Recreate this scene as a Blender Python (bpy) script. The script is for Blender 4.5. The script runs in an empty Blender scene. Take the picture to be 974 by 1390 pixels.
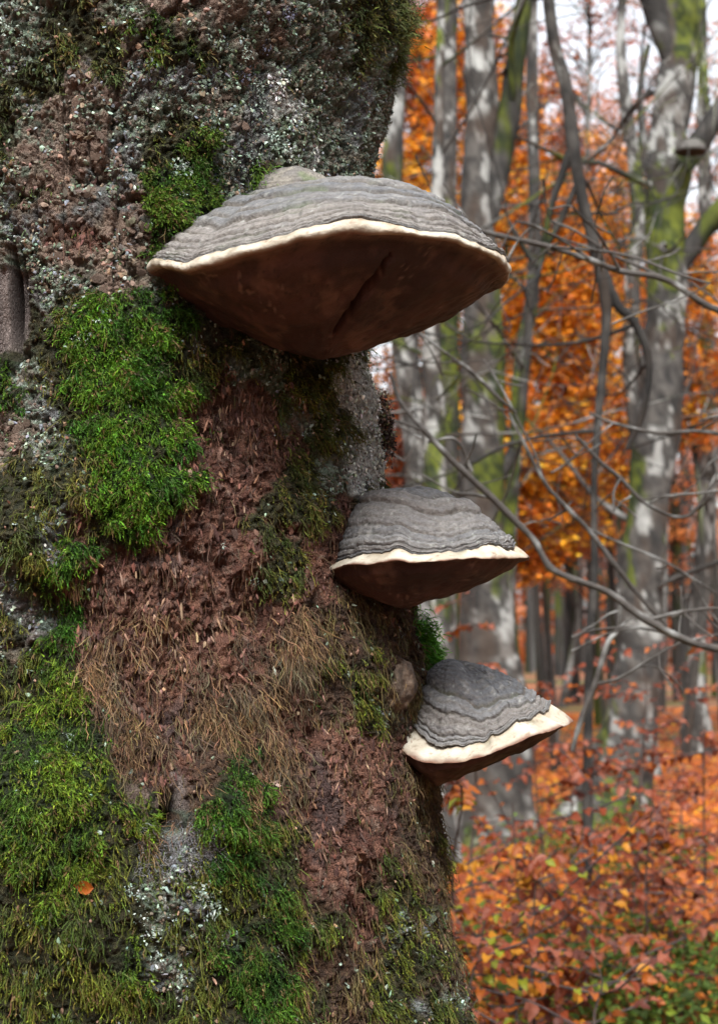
import bpy, math, random
import numpy as np
from mathutils import Matrix, Vector
random.seed(7)
RNG = np.random.default_rng(11)
sc = bpy.context.scene
R_ = math.radians

# ------------------------------------------------------------------ camera
H = 1.4
F = 2435.0
PITCH = math.atan(170.0 / F)
cam_d = bpy.data.cameras.new('camera')
cam = bpy.data.objects.new('camera', cam_d)
sc.collection.objects.link(cam)
cam.location = (0, 0, H)
cam.rotation_euler = (math.pi / 2 + PITCH, 0, 0)
cam_d.sensor_fit = 'HORIZONTAL'
cam_d.sensor_width = 36
cam_d.lens = 36 * F / 974
cam_d.clip_start = 0.05
cam_d.clip_end = 1500
cam_d.dof.use_dof = True
cam_d.dof.focus_distance = 2.06
cam_d.dof.aperture_fstop = 13.0
sc.camera = cam
# ------------------------------------------------------------------ sky, sun, exposure
SUN_EL, SUN_AZ = R_(54), R_(-2)          # azimuth: light arrives from behind-left of the camera
world = bpy.data.worlds.new("World")
sc.world = world
world.use_nodes = True
wn = world.node_tree
bg = wn.nodes['Background']
sky = wn.nodes.new('ShaderNodeTexSky')
sky.sky_type = 'NISHITA'
sky.sun_disc = False
sky.sun_elevation = SUN_EL
sky.sun_rotation = R_(180) - SUN_AZ
sky.air_density = 1.0
sky.dust_density = 4.0
hs = wn.nodes.new('ShaderNodeHueSaturation')
hs.inputs['Saturation'].default_value = 0.22
wn.links.new(sky.outputs[0], hs.inputs['Color'])
wn.links.new(hs.outputs[0], bg.inputs['Color'])
bg.inputs['Strength'].default_value = 0.15
sd = bpy.data.lights.new('sun', 'SUN')
sd.energy = 2.1
sd.angle = R_(20)
sd.color = (1.0, 0.96, 0.9)
sun = bpy.data.objects.new('sun', sd)
sc.collection.objects.link(sun)
sdir = Vector((math.sin(SUN_AZ) * math.cos(SUN_EL), -math.cos(SUN_AZ) * math.cos(SUN_EL), math.sin(SUN_EL)))
sun.rotation_euler = sdir.to_track_quat('Z', 'Y').to_euler()
sun.location = (0, -5, 12)
sc.view_settings.view_transform = 'Standard'
sc.view_settings.look = 'None'
sc.view_settings.gamma = 1.0
sc.view_settings.exposure = 1.5

# ------------------------------------------------------------------ projection helpers
cp, sp_ = math.cos(PITCH), math.sin(PITCH)
def at(px, py, Y):
    """world point seen at photo pixel (px,py) at ground distance Y"""
    a, b = px - 487.0, 695.0 - py
    dy, dz = F * cp - b * sp_, F * sp_ + b * cp
    return np.array([a * Y / dy, Y, H + dz * Y / dy])
def proj(P):
    dy, dz = P[:, 1], P[:, 2] - H
    dep = np.maximum(dy * cp + dz * sp_, 0.05)
    up = -dy * sp_ + dz * cp
    return 487 + F * P[:, 0] / dep, 695 - F * up / dep

# ------------------------------------------------------------------ noise
def _h(ix, iy, iz, seed):
    n = (ix * 374761393 + iy * 668265263 + iz * 2147483647 + seed * 974634777) & 0xFFFFFFFF
    n = ((n ^ (n >> 13)) * 1274126177) & 0xFFFFFFFF
    n = ((n ^ (n >> 16)) * 2246822519) & 0xFFFFFFFF
    return ((n ^ (n >> 15)) & 0xFFFFFF) / float(0xFFFFFF)
def vn(P, s, seed=0):
    """value noise -1..1 ; s = cycles per metre (scalar or 3)"""
    Q = P * np.asarray(s, float)
    i = np.floor(Q).astype(np.int64)
    f = Q - i
    f = f * f * f * (f * (f * 6 - 15) + 10)
    r = 0
    for a in (0, 1):
        for b in (0, 1):
            for c in (0, 1):
                w = (f[:, 0] if a else 1 - f[:, 0]) * (f[:, 1] if b else 1 - f[:, 1]) * (f[:, 2] if c else 1 - f[:, 2])
                r = r + w * _h(i[:, 0] + a, i[:, 1] + b, i[:, 2] + c, seed)
    return r * 2 - 1
def fbm(P, s, o=4, seed=0):
    s = np.asarray(s, float)
    r, a, t = 0, 1.0, 0
    for k in range(o):
        r = r + a * vn(P, s * 2 ** k, seed + k * 17)
        t += a
        a *= 0.55
    return r / t * 1.4
def worley(u, v, seed=0):
    iu, iv = np.floor(u).astype(np.int64), np.floor(v).astype(np.int64)
    d1 = np.full(u.shape, 9.0); d2 = d1.copy(); idr = np.zeros(u.shape)
    z = np.zeros_like(iu)
    for a in (-1, 0, 1):
        for b in (-1, 0, 1):
            cu, cv = iu + a, iv + b
            x = cu + _h(cu, cv, z, seed); y = cv + _h(cu, cv, z, seed + 5)
            d = np.sqrt((x - u) ** 2 + (y - v) ** 2)
            rr = _h(cu, cv, z, seed + 9)
            m = d < d1
            d2 = np.where(m, d1, np.minimum(d2, d))
            idr = np.where(m, rr, idr)
            d1 = np.where(m, d, d1)
    return d1, d2, idr
def ss(a, b, x):
    t = np.clip((x - a) / (b - a), 0, 1)
    return t * t * (3 - 2 * t)
def mixc(a, b, t):
    return np.asarray(a) * (1 - t[:, None]) + np.asarray(b) * t[:, None]

# ------------------------------------------------------------------ object helpers
COL = sc.collection
def tag(o, label=None, cat=None, group=None, kind=None):
    if label: o['label'] = label
    if cat: o['category'] = cat
    if group: o['group'] = group
    if kind: o['kind'] = kind
    return o
def empty(name, loc):
    o = bpy.data.objects.new(name, None)
    COL.objects.link(o)
    o.location = [float(x) for x in loc]
    o.empty_display_size = 0.1
    return o
def wloc(o):
    p = np.zeros(3)
    while o is not None:
        p = p + np.array(o.location[:])
        o = o.parent
    return p
def mesh_np(name, V, faces, col=None, mat=None, smooth=True):
    """faces: array (n,3) or (n,4), or a list of such arrays"""
    if not isinstance(faces, (list, tuple)): faces = [faces]
    faces = [np.asarray(f, np.int32) for f in faces if len(f)]
    me = bpy.data.meshes.new(name)
    me.vertices.add(len(V))
    me.vertices.foreach_set('co', np.ascontiguousarray(V, np.float32).ravel())
    idx = np.concatenate([f.ravel() for f in faces])
    cnt = np.concatenate([np.full(len(f), f.shape[1], np.int32) for f in faces])
    st = np.concatenate([[0], np.cumsum(cnt)[:-1]]).astype(np.int32)
    me.loops.add(len(idx)); me.polygons.add(len(cnt))
    me.loops.foreach_set('vertex_index', idx)
    me.polygons.foreach_set('loop_start', st)
    me.polygons.foreach_set('loop_total', cnt)
    me.polygons.foreach_set('use_smooth', np.full(len(cnt), bool(smooth)))
    if col is not None:
        ca = me.color_attributes.new('Col', 'FLOAT_COLOR', 'POINT')
        c4 = np.ones((len(V), 4), np.float32); c4[:, :3] = np.clip(col, 0, 1)
        ca.data.foreach_set('color', c4.ravel())
    if mat: me.materials.append(mat)
    me.update(calc_edges=True)
    return me
def part(name, V, faces, mat, parent=None, col=None, smooth=True, kind=None, label=None):
    V = np.asarray(V, float)
    if parent is not None:
        off = wloc(parent)
    else:
        off = np.array([(V[:, 0].min() + V[:, 0].max()) / 2, (V[:, 1].min() + V[:, 1].max()) / 2, V[:, 2].min()])
    me = mesh_np(name, V - off, faces, col, mat, smooth)
    o = bpy.data.objects.new(name, me)
    COL.objects.link(o)
    if parent is not None: o.parent = parent
    else: o.location = off.tolist()
    return tag(o, label=label, kind=kind)
def grid_faces(nu, nv, wrap_u=False):
    """index = j*nu + i"""
    i = np.arange(nu if wrap_u else nu - 1); j = np.arange(nv - 1)
    I, J = np.meshgrid(i, j)
    I, J = I.ravel(), J.ravel(); I2 = (I + 1) % nu
    return np.stack([J * nu + I, J * nu + I2, (J + 1) * nu + I2, (J + 1) * nu + I], 1)

# ------------------------------------------------------------------ materials
def mat_col(name, rough=0.85, grain=(60, 0.35), bump=0.0, bscale=200, trans=0.0, spec=0.3, sheen=0, color=None):
    m = bpy.data.materials.new(name); m.use_nodes = True
    nt = m.node_tree; N = nt.nodes; L = nt.links
    b = N['Principled BSDF']
    b.inputs['Roughness'].default_value = rough
    b.inputs['Specular IOR Level'].default_value = spec
    if color is None:
        a = N.new('ShaderNodeAttribute'); a.attribute_name = 'Col'; src = a.outputs['Color']
    else:
        a = N.new('ShaderNodeRGB'); a.outputs[0].default_value = (*color, 1); src = a.outputs[0]
    tc = N.new('ShaderNodeTexCoord')
    n = N.new('ShaderNodeTexNoise'); n.inputs['Scale'].default_value = grain[0]; n.inputs['Detail'].default_value = 6
    n.inputs['Roughness'].default_value = 0.7
    L.new(tc.outputs['Object'], n.inputs['Vector'])
    mr = N.new('ShaderNodeMapRange'); mr.inputs['From Min'].default_value = 0.25; mr.inputs['From Max'].default_value = 0.75
    mr.inputs['To Min'].default_value = 1 - grain[1]; mr.inputs['To Max'].default_value = 1 + grain[1]
    L.new(n.outputs['Fac'], mr.inputs['Value'])
    vm = N.new('ShaderNodeVectorMath'); vm.operation = 'SCALE'
    L.new(src, vm.inputs[0]); L.new(mr.outputs[0], vm.inputs['Scale'])
    L.new(vm.outputs[0], b.inputs['Base Color'])
    if bump:
        n2 = N.new('ShaderNodeTexNoise'); n2.inputs['Scale'].default_value = bscale; n2.inputs['Detail'].default_value = 5
        L.new(tc.outputs['Object'], n2.inputs['Vector'])
        bp = N.new('ShaderNodeBump'); bp.inputs['Strength'].default_value = bump; bp.inputs['Distance'].default_value = 0.004
        L.new(n2.outputs['Fac'], bp.inputs['Height']); L.new(bp.outputs[0], b.inputs['Normal'])
    if trans:
        t = N.new('ShaderNodeBsdfTranslucent'); L.new(vm.outputs[0], t.inputs['Color'])
        mx = N.new('ShaderNodeMixShader'); mx.inputs[0].default_value = trans
        L.new(b.outputs[0], mx.inputs[1]); L.new(t.outputs[0], mx.inputs[2])
        L.new(mx.outputs[0], N['Material Output'].inputs['Surface'])
    return m
def bark_relief(m):
    nt = m.node_tree; N = nt.nodes; L = nt.links; b = N['Principled BSDF']
    tc = N.new('ShaderNodeTexCoord'); mp = N.new('ShaderNodeMapping'); mp.inputs['Scale'].default_value = (1, 1, .55)
    L.new(tc.outputs['Object'], mp.inputs[0])
    nz = N.new('ShaderNodeTexNoise'); nz.inputs['Scale'].default_value = 90; nz.inputs['Detail'].default_value = 4; L.new(mp.outputs[0], nz.inputs['Vector'])
    ad = N.new('ShaderNodeVectorMath'); ad.operation = 'MULTIPLY_ADD'; ad.inputs[1].default_value = (.012, .012, .012)
    L.new(nz.outputs['Color'], ad.inputs[0]); L.new(mp.outputs[0], ad.inputs[2])
    vo = N.new('ShaderNodeTexVoronoi'); vo.feature = 'DISTANCE_TO_EDGE'; vo.inputs['Scale'].default_value = 190; L.new(ad.outputs[0], vo.inputs['Vector'])
    cr_ = N.new('ShaderNodeMapRange'); cr_.inputs['From Max'].default_value = .22; L.new(vo.outputs['Distance'], cr_.inputs['Value'])
    n2 = N.new('ShaderNodeTexNoise'); n2.inputs['Scale'].default_value = 520; n2.inputs['Detail'].default_value = 5; n2.inputs['Roughness'].default_value = .75; L.new(tc.outputs['Object'], n2.inputs['Vector'])
    mx = N.new('ShaderNodeMath'); mx.operation = 'MULTIPLY_ADD'; mx.inputs[1].default_value = 1.6; L.new(n2.outputs['Fac'], mx.inputs[0]); L.new(cr_.outputs[0], mx.inputs[2])
    bp = N.new('ShaderNodeBump'); bp.inputs['Strength'].default_value = 1.0; bp.inputs['Distance'].default_value = .0040
    L.new(mx.outputs[0], bp.inputs['Height']); L.new(bp.outputs[0], b.inputs['Normal'])
M = dict(
    bark=mat_col('rotting_beech_bark', 0.9, (260, 0.45), 0.9, 330),
    moss=mat_col('moss_fronds', 0.75, (90, 0.3), trans=0.2),
    dry=mat_col('dry_hanging_moss', 0.85, (80, 0.3)),
    chip=mat_col('bark_flakes', 0.85, (200, 0.35)),
    lichen=mat_col('grey_lichen', 0.85, (150, 0.3)),
    crust=mat_col('fungus_crust', 0.72, (170, 0.42), 0.7, 260, spec=0.35),
    rim=mat_col('fungus_margin', 0.7, (90, 0.16), 0.35, 200),
    pore=mat_col('fungus_pores', 0.85, (38, 0.35), 0.35, 500),
    fbark=mat_col('forest_bark', 0.9, (14, 0.35), 0.6, 30),
    twig=mat_col('twig_bark', 0.85, (60, 0.4), 0.3, 120),
    leaf=mat_col('autumn_foliage', 0.55, (12, 0.25), trans=0.4),
    ground=mat_col('woodland_floor', 0.95, (9, 0.4), 0.8, 25),
    ferns=mat_col('green_undergrowth', 0.7, (12, 0.3), trans=0.35),
)
bark_relief(M['bark'])
LEAFCOL = dict(rust=(0.19, 0.038, 0.012), orange=(0.30, 0.080, 0.010), yellow=(0.42, 0.18, 0.012), brown=(0.10, 0.030, 0.02), pink=(0.26, 0.085, 0.05), lime=(0.20, 0.22, 0.015))
for k, c in LEAFCOL.items():
    M['leaf_' + k] = mat_col('beech_leaf_' + k, 0.5, (45, 0.25), trans=0.35, color=c)

# ------------------------------------------------------------------ ground
def gz(x, y):
    x = np.asarray(x, float); y = np.asarray(y, float)
    P = np.stack([x.ravel(), y.ravel(), 0 * x.ravel()], 1)
    z = 0.16 * fbm(P, 0.13, 2, 40) + 0.07 * vn(P, 0.7, 41)
    r = np.hypot(P[:, 0], P[:, 1])
    z = z + 0.006 * np.clip(r - 40, 0, 400)
    return z.reshape(x.shape)
yy = np.concatenate([np.linspace(-60, -4, 12), np.linspace(-3.5, 30, 130), np.linspace(31, 80, 50), np.geomspace(84, 420, 16)])
xx = np.concatenate([-np.geomspace(400, 9, 22), np.linspace(-8.5, 14, 100), np.geomspace(15, 400, 24)])
X, Yg = np.meshgrid(xx, yy)
P = np.stack([X.ravel(), Yg.ravel(), gz(X, Yg).ravel()], 1)
n1 = fbm(P, 0.5, 4, 3); n2 = fbm(P, 2.5, 3, 9)
c = mixc((0.16, 0.07, 0.04), (0.26, 0.09, 0.035), ss(-.5, .6, n2))
c = mixc(c, (0.10, 0.06, 0.04), ss(.1, .8, n1))
gm = ss(0.1, .6, fbm(P, 0.35, 3, 21)) * 0.7
c = mixc(c, (0.05, 0.08, 0.012), gm) * .75
tag(part('ground', P, grid_faces(len(xx), len(yy)), M['ground'], col=c), kind='structure',
    label='woodland floor of rust brown leaf litter with green patches')

# ------------------------------------------------------------------ the big trunk
YC, XC = 2.40, -0.353
D0 = math.hypot(XC, YC); A0 = math.atan2(XC, YC)
sil = [(-260, 566), (0, 538), (50, 542), (90, 533), (140, 519), (190, 508), (240, 502), (300, 496), (420, 488), (500, 488), (600, 496), (650, 508),
       (700, 532), (830, 551), (900, 558), (960, 563), (1060, 586), (1150, 600), (1250, 606), (1300, 614), (1390, 630), (1600, 672)]
zt, rt = [], []
for py, px in sil:
    p = at(px, py, 2.37)
    zt.append(p[2]); rt.append(D0 * math.sin(math.atan2(p[0], p[1]) - A0))
zt, rt = np.array(zt[::-1]), np.array(rt[::-1])
def Rz(z):
    z = np.asarray(z, float)
    r = np.interp(z, zt, rt)
    r = np.where(z > zt[-1], rt[-1] - (z - zt[-1]) * 0.022, r)
    r = np.where(z < zt[0], rt[0] + (zt[0] - z) ** 1.5 * 0.30, r)
    return r
def surf(th, z, r=0.0):
    R = Rz(z) + r
    return np.stack([XC + R * np.sin(th), YC - R * np.cos(th), z], -1)
def hit(px, py, lift=0.0):
    """point on the trunk's base surface seen at (px,py)"""
    Y = 1.85
    for k in range(400):
        p = at(px, py, Y)
        if math.hypot(p[0] - XC, p[1] - YC) <= float(Rz(p[2])) + lift: break
        Y += 0.0015
    return p, math.atan2(p[0] - XC, -(p[1] - YC))

# map of what covers the bark: 32 px cells of the 974 px photograph (columns 0..640, rows 0..1408)
# g lush moss, o thin olive moss, h hanging brown moss, r red rotten bark, b plated bark, l grey-green lichen crust, w pale lichen, n bare wood, s mossy bark with shade painted into its colour
MAP = """
llooblbbbblblllooogg
llooobgobllbllloooog
loooobogolblllloloog
oobbblllllllwlllloog
olbblllllbllwllllooo
olbblllollblllllllll
obbbbloogllllwllllll
lbbbllgggllbllllllll
lobbbbgggllllllllsss
lbbbbbggllllllllssss
llrrbbggllllllllssss
nlbbbblsssssssssssss
nlllbbgsssssssssssss
nologgggsssssssslsss
nooggggsssssoswwwsss
ologgggooollooowwwws
glogggggorrorowwwwww
bloogggrrrrrlowwwwww
blogggggrrrrooowwwww
bologggrrrrrrolwwwsh
ooooggggrrrroolwshoh
oooogggrrrrooorooohh
oolrogrrrrrorrrrhhsh
oolgrrrrrrroorrrhhrs
logorrrrrrroorrhhrss
llrrrrrrrrrrrhhhhrss
olgrrrrrrrrrhhhhhhss
bogrrrrrrrrrhhhohhhs
ooghhrrrrrrhhhohhhoo
oogghrrrrhhhrhhohhhh
gogghhrrhhhrrrrolhhh
gggghhhrhhhhhrrrrhhh
ggggohrrhhghhrrrrhhh
gggggornhghghrrrhrhh
ggggoghsggoorrrrrhhh
ggggoooloogoohrrrhhh
ogggooolwgooorrrrlho
oogooollooogorrrlrhh
oooooololoogohrrllhr
ooooooololggoohrllhh
ooooogllogoohhhhlolh
ooooogllooggohhhollh
ooooooolooggoohhlolh
ooooooooooogoohhhllh
""".split()
TY = 'gohrblwns'
grid = np.zeros((len(TY), 44, 20))
for j, row in enumerate(MAP[:44]):
    for i, ch in enumerate(row[:20].ljust(20, 'h')):
        grid[TY.index(ch), j, i] = 1
# cells near the right foot of the trunk: row, column, cover number (1 thin moss, 2 hanging moss)
for j, i, k in ((36, 17, 2), (37, 16, 1), (38, 16, 1), (38, 17, 1), (40, 16, 1), (40, 18, 1), (41, 17, 1), (41, 18, 2), (42, 16, 1), (43, 17, 1), (43, 18, 1)):
    grid[:, j, i] = 0
    grid[k, j, i] = 1
def cover(P, px, py):
    wx = 20 * vn(P, 28, 71) + 12 * vn(P, 75, 72) + 6 * vn(P, 190, 74)
    wy = 22 * vn(P, (28, 28, 20), 75) + 12 * vn(P, 70, 76) + 6 * vn(P, 180, 77)
    gx = np.clip((px + wx) / 32 - .5, 0, 18.999); gy = np.clip((py + wy) / 32 - .5, 0, 42.999)
    i = gx.astype(int); j = gy.astype(int); fx = gx - i; fy = gy - j
    W = grid[:, j, i] * (1 - fx) * (1 - fy) + grid[:, j, i + 1] * fx * (1 - fy) + grid[:, j + 1, i] * (1 - fx) * fy + grid[:, j + 1, i + 1] * fx * fy
    W = (W + .015) ** 1.7
    for k in range(len(TY)):
        W[k] *= np.exp(1.5 * vn(P, 34, 300 + k) + 1.3 * vn(P, 95, 320 + k))
    global WSOFT
    WSOFT = W / W.sum(0)
    W = W ** 1.5
    return W / W.sum(0)
# bumps and hollows: photo x, y, half-widths, height in metres
BUMPS = [(150, 590, 85, 130, .030), (190, 670, 40, 70, .014), (150, 450, 70, 50, .014), (30, 730, 55, 55, .035), (100, 770, 40, 30, .018), (70, 830, 50, 22, -.022),
         (60, 1080, 110, 110, .040), (110, 1260, 130, 110, .035), (21, 415, 7, 75, -.06), (34, 380, 4, 45, -.02), (227, 1106, 14, 28, -.11), (190, 1097, 20, 26, .004),
         (235, 310, 50, 45, .016), (300, 1100, 45, 60, .022), (355, 1180, 50, 100, .012), (420, 1170, 18, 120, -.016), (250, 900, 35, 160, -.012),
         (520, 900, 60, 60, .018), (555, 935, 26, 26, .014), (480, 1100, 60, 160, .012), (20, 250, 50, 60, .012), (60, 650, 60, 60, .018),
         (375, 1055, 22, 18, -.018), (60, 1195, 22, 14, -.018), (240, 60, 90, 60, .008), (360, 560, 30, 90, .010), (460, 560, 40, 90, .012), (350, 740, 30, 60, .010)]
ND_ = 490
th_d = np.linspace(R_(-25), R_(106), ND_)
th_c = np.linspace(R_(106), R_(335), 46)[1:-1]
th = np.concatenate([th_d, th_c])
z_lo = at(487, 1430, 2.36)[2]; z_hi = at(487, -70, 2.4)[2]
zs = np.concatenate([np.linspace(-0.3, z_lo, 30)[:-1], np.linspace(z_lo, z_hi, 830), np.linspace(z_hi, 10.0, 70)[1:]])
TH, ZZ = np.meshgrid(th, zs)
thf, zf = TH.ravel(), ZZ.ravel()
P0 = surf(thf, zf)
nrm0 = np.stack([np.sin(thf), -np.cos(thf), 0 * thf], 1)
px, py = proj(P0)
W = cover(P0, px, py)
w = {c: W[k] for k, c in enumerate(TY)}
dense = ((thf < R_(106.01)) & (zf > z_lo) & (zf < z_hi)).astype(float)
d = 0.016 * fbm(P0, (5, 5, 3), 3, 5) + 0.007 * fbm(P0, (22, 22, 16), 3, 6)
fl = np.clip((z_lo + .25 - zf) / 1.3, 0, 1)
d = d + fl * 0.10 * np.sin(thf * 5 + 1.2) + fl * .03 * np.sin(thf * 11)
for bx, by, rx, ry, am in BUMPS:
    q_ = ((px - bx) / rx) ** 2 + ((py - by) / ry) ** 2
    d = d + am * np.exp(-(q_ ** 2 if am < -.05 else q_)) * (np.cos(thf) > -0.2)
u, v = thf * 0.40, zf
wu = u + 0.006 * vn(P0, 45, 81); wv = v + 0.006 * vn(P0, 45, 82)
wu2 = wu + 0.0028 * vn(P0, 170, 83); wv2 = wv + 0.0028 * vn(P0, 170, 84)
wu3 = wu2 + 0.004 * vn(P0, 95, 85); wv3 = wv2 + 0.005 * vn(P0, 95, 86)
f1b, f2b, idb = worley(wu3 / .015, wv3 / .017, 1)          # plated bark
f1r, f2r, idr = worley(wu2 / .0075, wv2 / .019, 2)           # splintery rotten bark
f1s, f2s, ids = worley(wu2 / .0045, wv2 / .0085, 3)
f1l, f2l, idl = worley(wu2 / .0065, wv2 / .0065, 4)          # lichen lobes
f1t, f2t, idt = worley(wu2 / .0032, wv2 / .0036, 5)
eb, er, es, el, et = [np.clip(b - a, 0, 1) for a, b in ((f1b, f2b), (f1r, f2r), (f1s, f2s), (f1l, f2l), (f1t, f2t))]
hb = .0042 * ss(0, .16, eb) + .0016 * (idb - .5) + .0022 * fbm(P0, 210, 3, 8) + .0020 * ss(0, .3, es)
hr0 = .0058 * ss(0, .4, er) + .0090 * (idr - .5) + .0034 * ss(0, .4, es) + .0040 * (ids - .5) + .0014 * fbm(P0, (300, 300, 150), 2, 8)
hl = .0036 * ss(0, .5, el) + .0062 * (idl - .5) + .0036 * (idt - .5) + .0065 * vn(P0, 110, 31) + .002 * ss(0, .3, eb)
hw = .0018 * ss(0, .4, et) + .0016 * (idt - .5) + .003 * vn(P0, 90, 32)
hn = .0050 * vn(P0, (330, 330, 9), 33) + .0006 * vn(P0, (500, 500, 40), 34)
hm = .0030 * vn(P0, 110, 35) + .002 * vn(P0, 240, 36)
def ridged(P, s, o, seed):
    s = np.asarray(s, float); r, a, t = 0, 1.0, 0
    for k in range(o):
        r = r + a * (1 - np.abs(vn(P, s * 2.1 ** k, seed + k * 13))) ** 2; t += a; a *= .6
    return r / t
PWp = P0 + .006 * np.stack([vn(P0, 50, 91), vn(P0, 50, 92), vn(P0, 50, 93)], 1)
rg1 = ridged(PWp, (60, 60, 24), 4, 501); rg2 = ridged(PWp, (120, 120, 130), 3, 521)
hr = .022 * (rg1 - .62) + .008 * (rg2 - .6) + .0022 * ss(0, .3, es) + .0020 * (ids - .5)
hm = hm + .011 * (rg2 - .6) + .014 * (rg1 - .62)
hl = hl * .8 + .010 * (rg2 - .6)
hb = hb + .003 * (rg2 - .6)
d = d + dense * ((w['b']) * hb + w['r'] * hr + (w['l'] + .8 * w['s']) * hl + w['w'] * hw + w['n'] * (hn - .006) + (w['g'] + w['o'] + w['h']) * hm
                 + .008 * w['g'] + .002 * w['o'])
# deeper cracks running up the bark
crk = np.abs(vn(P0, (16, 16, 5), 51)); crk2 = np.abs(vn(P0, (34, 34, 9), 52))
d = d - dense * (w['r'] + w['b'] + .7 * w['l']) * (.014 * (1 - ss(0, .10, crk)) + .011 * (1 - ss(0, .13, crk2)))
PT = P0 + nrm0 * d[:, None]
# colours of the surfaces; cs has shade painted in
g1, g2, g3 = vn(P0, 60, 61), vn(P0, 210, 62), vn(P0, 14, 63)
cb = mixc((.20, .135, .105), (.30, .22, .17), idb); cb = mixc(cb, (.16, .17, .13), .5 * ss(.1, .7, g1))
fr1, fr2 = fbm(PWp, (90, 90, 36), 3, 541), fbm(PWp, 240, 3, 545)
cr = mixc((.115, .046, .031), (.27, .130, .088), ss(-.5, .6, fr1)); cr = mixc(cr, (.06, .034, .028), ss(.1, .6, fr2) * .7); cr = mixc(cr, (.33, .23, .18), ss(.45, .8, fbm(PWp, (170, 170, 60), 3, 548)) * .75)
cr = mixc(cr, (.06, .055, .06), ss(.3, .7, fbm(P0, (22, 22, 10), 3, 549)) * .5)
cl = mixc((.07, .095, .068), (.20, .265, .205), ss(.15, .95, idl)); cl = mixc(cl, (.17, .115, .095), ss(.55, .8, idt) * .8); cl = mixc(cl, (.40, .45, .42), ss(.88, .97, idt) * .8)
cl = mixc(cl, (.17, .125, .10), ss(.1, .6, g1) * .6); cl = mixc(cl, (.07, .10, .04), ss(.2, .7, g3) * .5)
cl = mixc(cl, (.19, .20, .24), ss(.25, .6, vn(P0, 18, 64)) * .5)
cb = mixc(cb, cl * .9, ss(.0, .45, fbm(P0, 42, 3, 671)) * .85)
cw = mixc((.30, .32, .31), (.56, .57, .54), idt); cw = mixc(cw, (.22, .17, .15), ss(.35, .8, g2) * .7)
cn = mixc((.13, .105, .10), (.26, .215, .20), ss(-.6, .6, vn(P0, (300, 300, 14), 65)))
cs = mixc((.045, .055, .045), (.10, .125, .09), idl); cs = mixc(cs, (.10, .06, .045), ss(0, .5, g1) * .6)  # bark painted darker for the shade under the top fungus
cg = mixc((.012, .022, .005), (.030, .048, .010), ss(-.5, .5, g2))
co = mixc((.022, .026, .008), (.060, .055, .022), ss(-.5, .5, g2))
ch = mixc((.050, .028, .018), (.115, .065, .040), ss(-.5, .5, g2))
col = (cb * w['b'][:, None] + cr * w['r'][:, None] + cl * w['l'][:, None] + cw * w['w'][:, None] + cn * w['n'][:, None] + cs * w['s'][:, None]
       + cg * w['g'][:, None] + co * w['o'][:, None] + ch * w['h'][:, None])
col = col * (.78 + .30 * (w['l'] + w['w']))[:, None]
NU, NV = len(th), len(zs)
base = np.array([XC, YC, 0.0])
tree = tag(empty('old_beech_tree', base), 'huge old beech trunk covered in moss and lichen, carrying the shelf fungi', 'tree')
trunk = part('trunk', PT, grid_faces(NU, NV, True), M['bark'], tree, col)

# surface normals on the dense part, used to grow things out of it
G = PT.reshape(NV, NU, 3)
dz_ = np.gradient(G, axis=0); du_ = np.gradient(G[:, :ND_], axis=1)
NR = np.cross(du_, dz_[:, :ND_]); NR /= np.linalg.norm(NR, axis=2, keepdims=True) + 1e-12
# smoothed normal (mostly radial) for growing moss
NS = NR * .5 + nrm0.reshape(NV, NU, 3)[:, :ND_]; NS /= np.linalg.norm(NS, axis=2, keepdims=True)
GD = G[:, :ND_].reshape(-1, 3); ND = NS.reshape(-1, 3)
WD = {c: w[c].reshape(NV, NU)[:, :ND_].ravel() for c in TY}
w_soft = {c: WSOFT[k].reshape(NV, NU)[:, :ND_].ravel() for k, c in enumerate(TY)}
PXD = px.reshape(NV, NU)[:, :ND_].ravel(); PYD = py.reshape(NV, NU)[:, :ND_].ravel()
THD = thf.reshape(NV, NU)[:, :ND_].ravel()
ZD = zf.reshape(NV, NU)[:, :ND_].ravel()
HOLE = (((PXD - 227) / 14) ** 2 + ((PYD - 1106) / 27) ** 2 > 1) & (((PXD - 20) / 22) ** 2 + ((PYD - 412) / 85) ** 2 > 1)
VIS = HOLE * ((ZD > z_lo) & (ZD < z_hi) & (THD > R_(-24)) & (THD < R_(104))).astype(float)
def sample(prob, n):
    p = prob * VIS
    cs_ = np.cumsum(p); cs_ /= cs_[-1]
    return np.searchsorted(cs_, RNG.random(n))
def jit(idx, s=.001):
    return GD[idx] + RNG.normal(0, s, (len(idx), 3))
def unit(v): return v / (np.linalg.norm(v, axis=-1, keepdims=True) + 1e-12)
UP = np.array([0, 0, 1.0])

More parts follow.
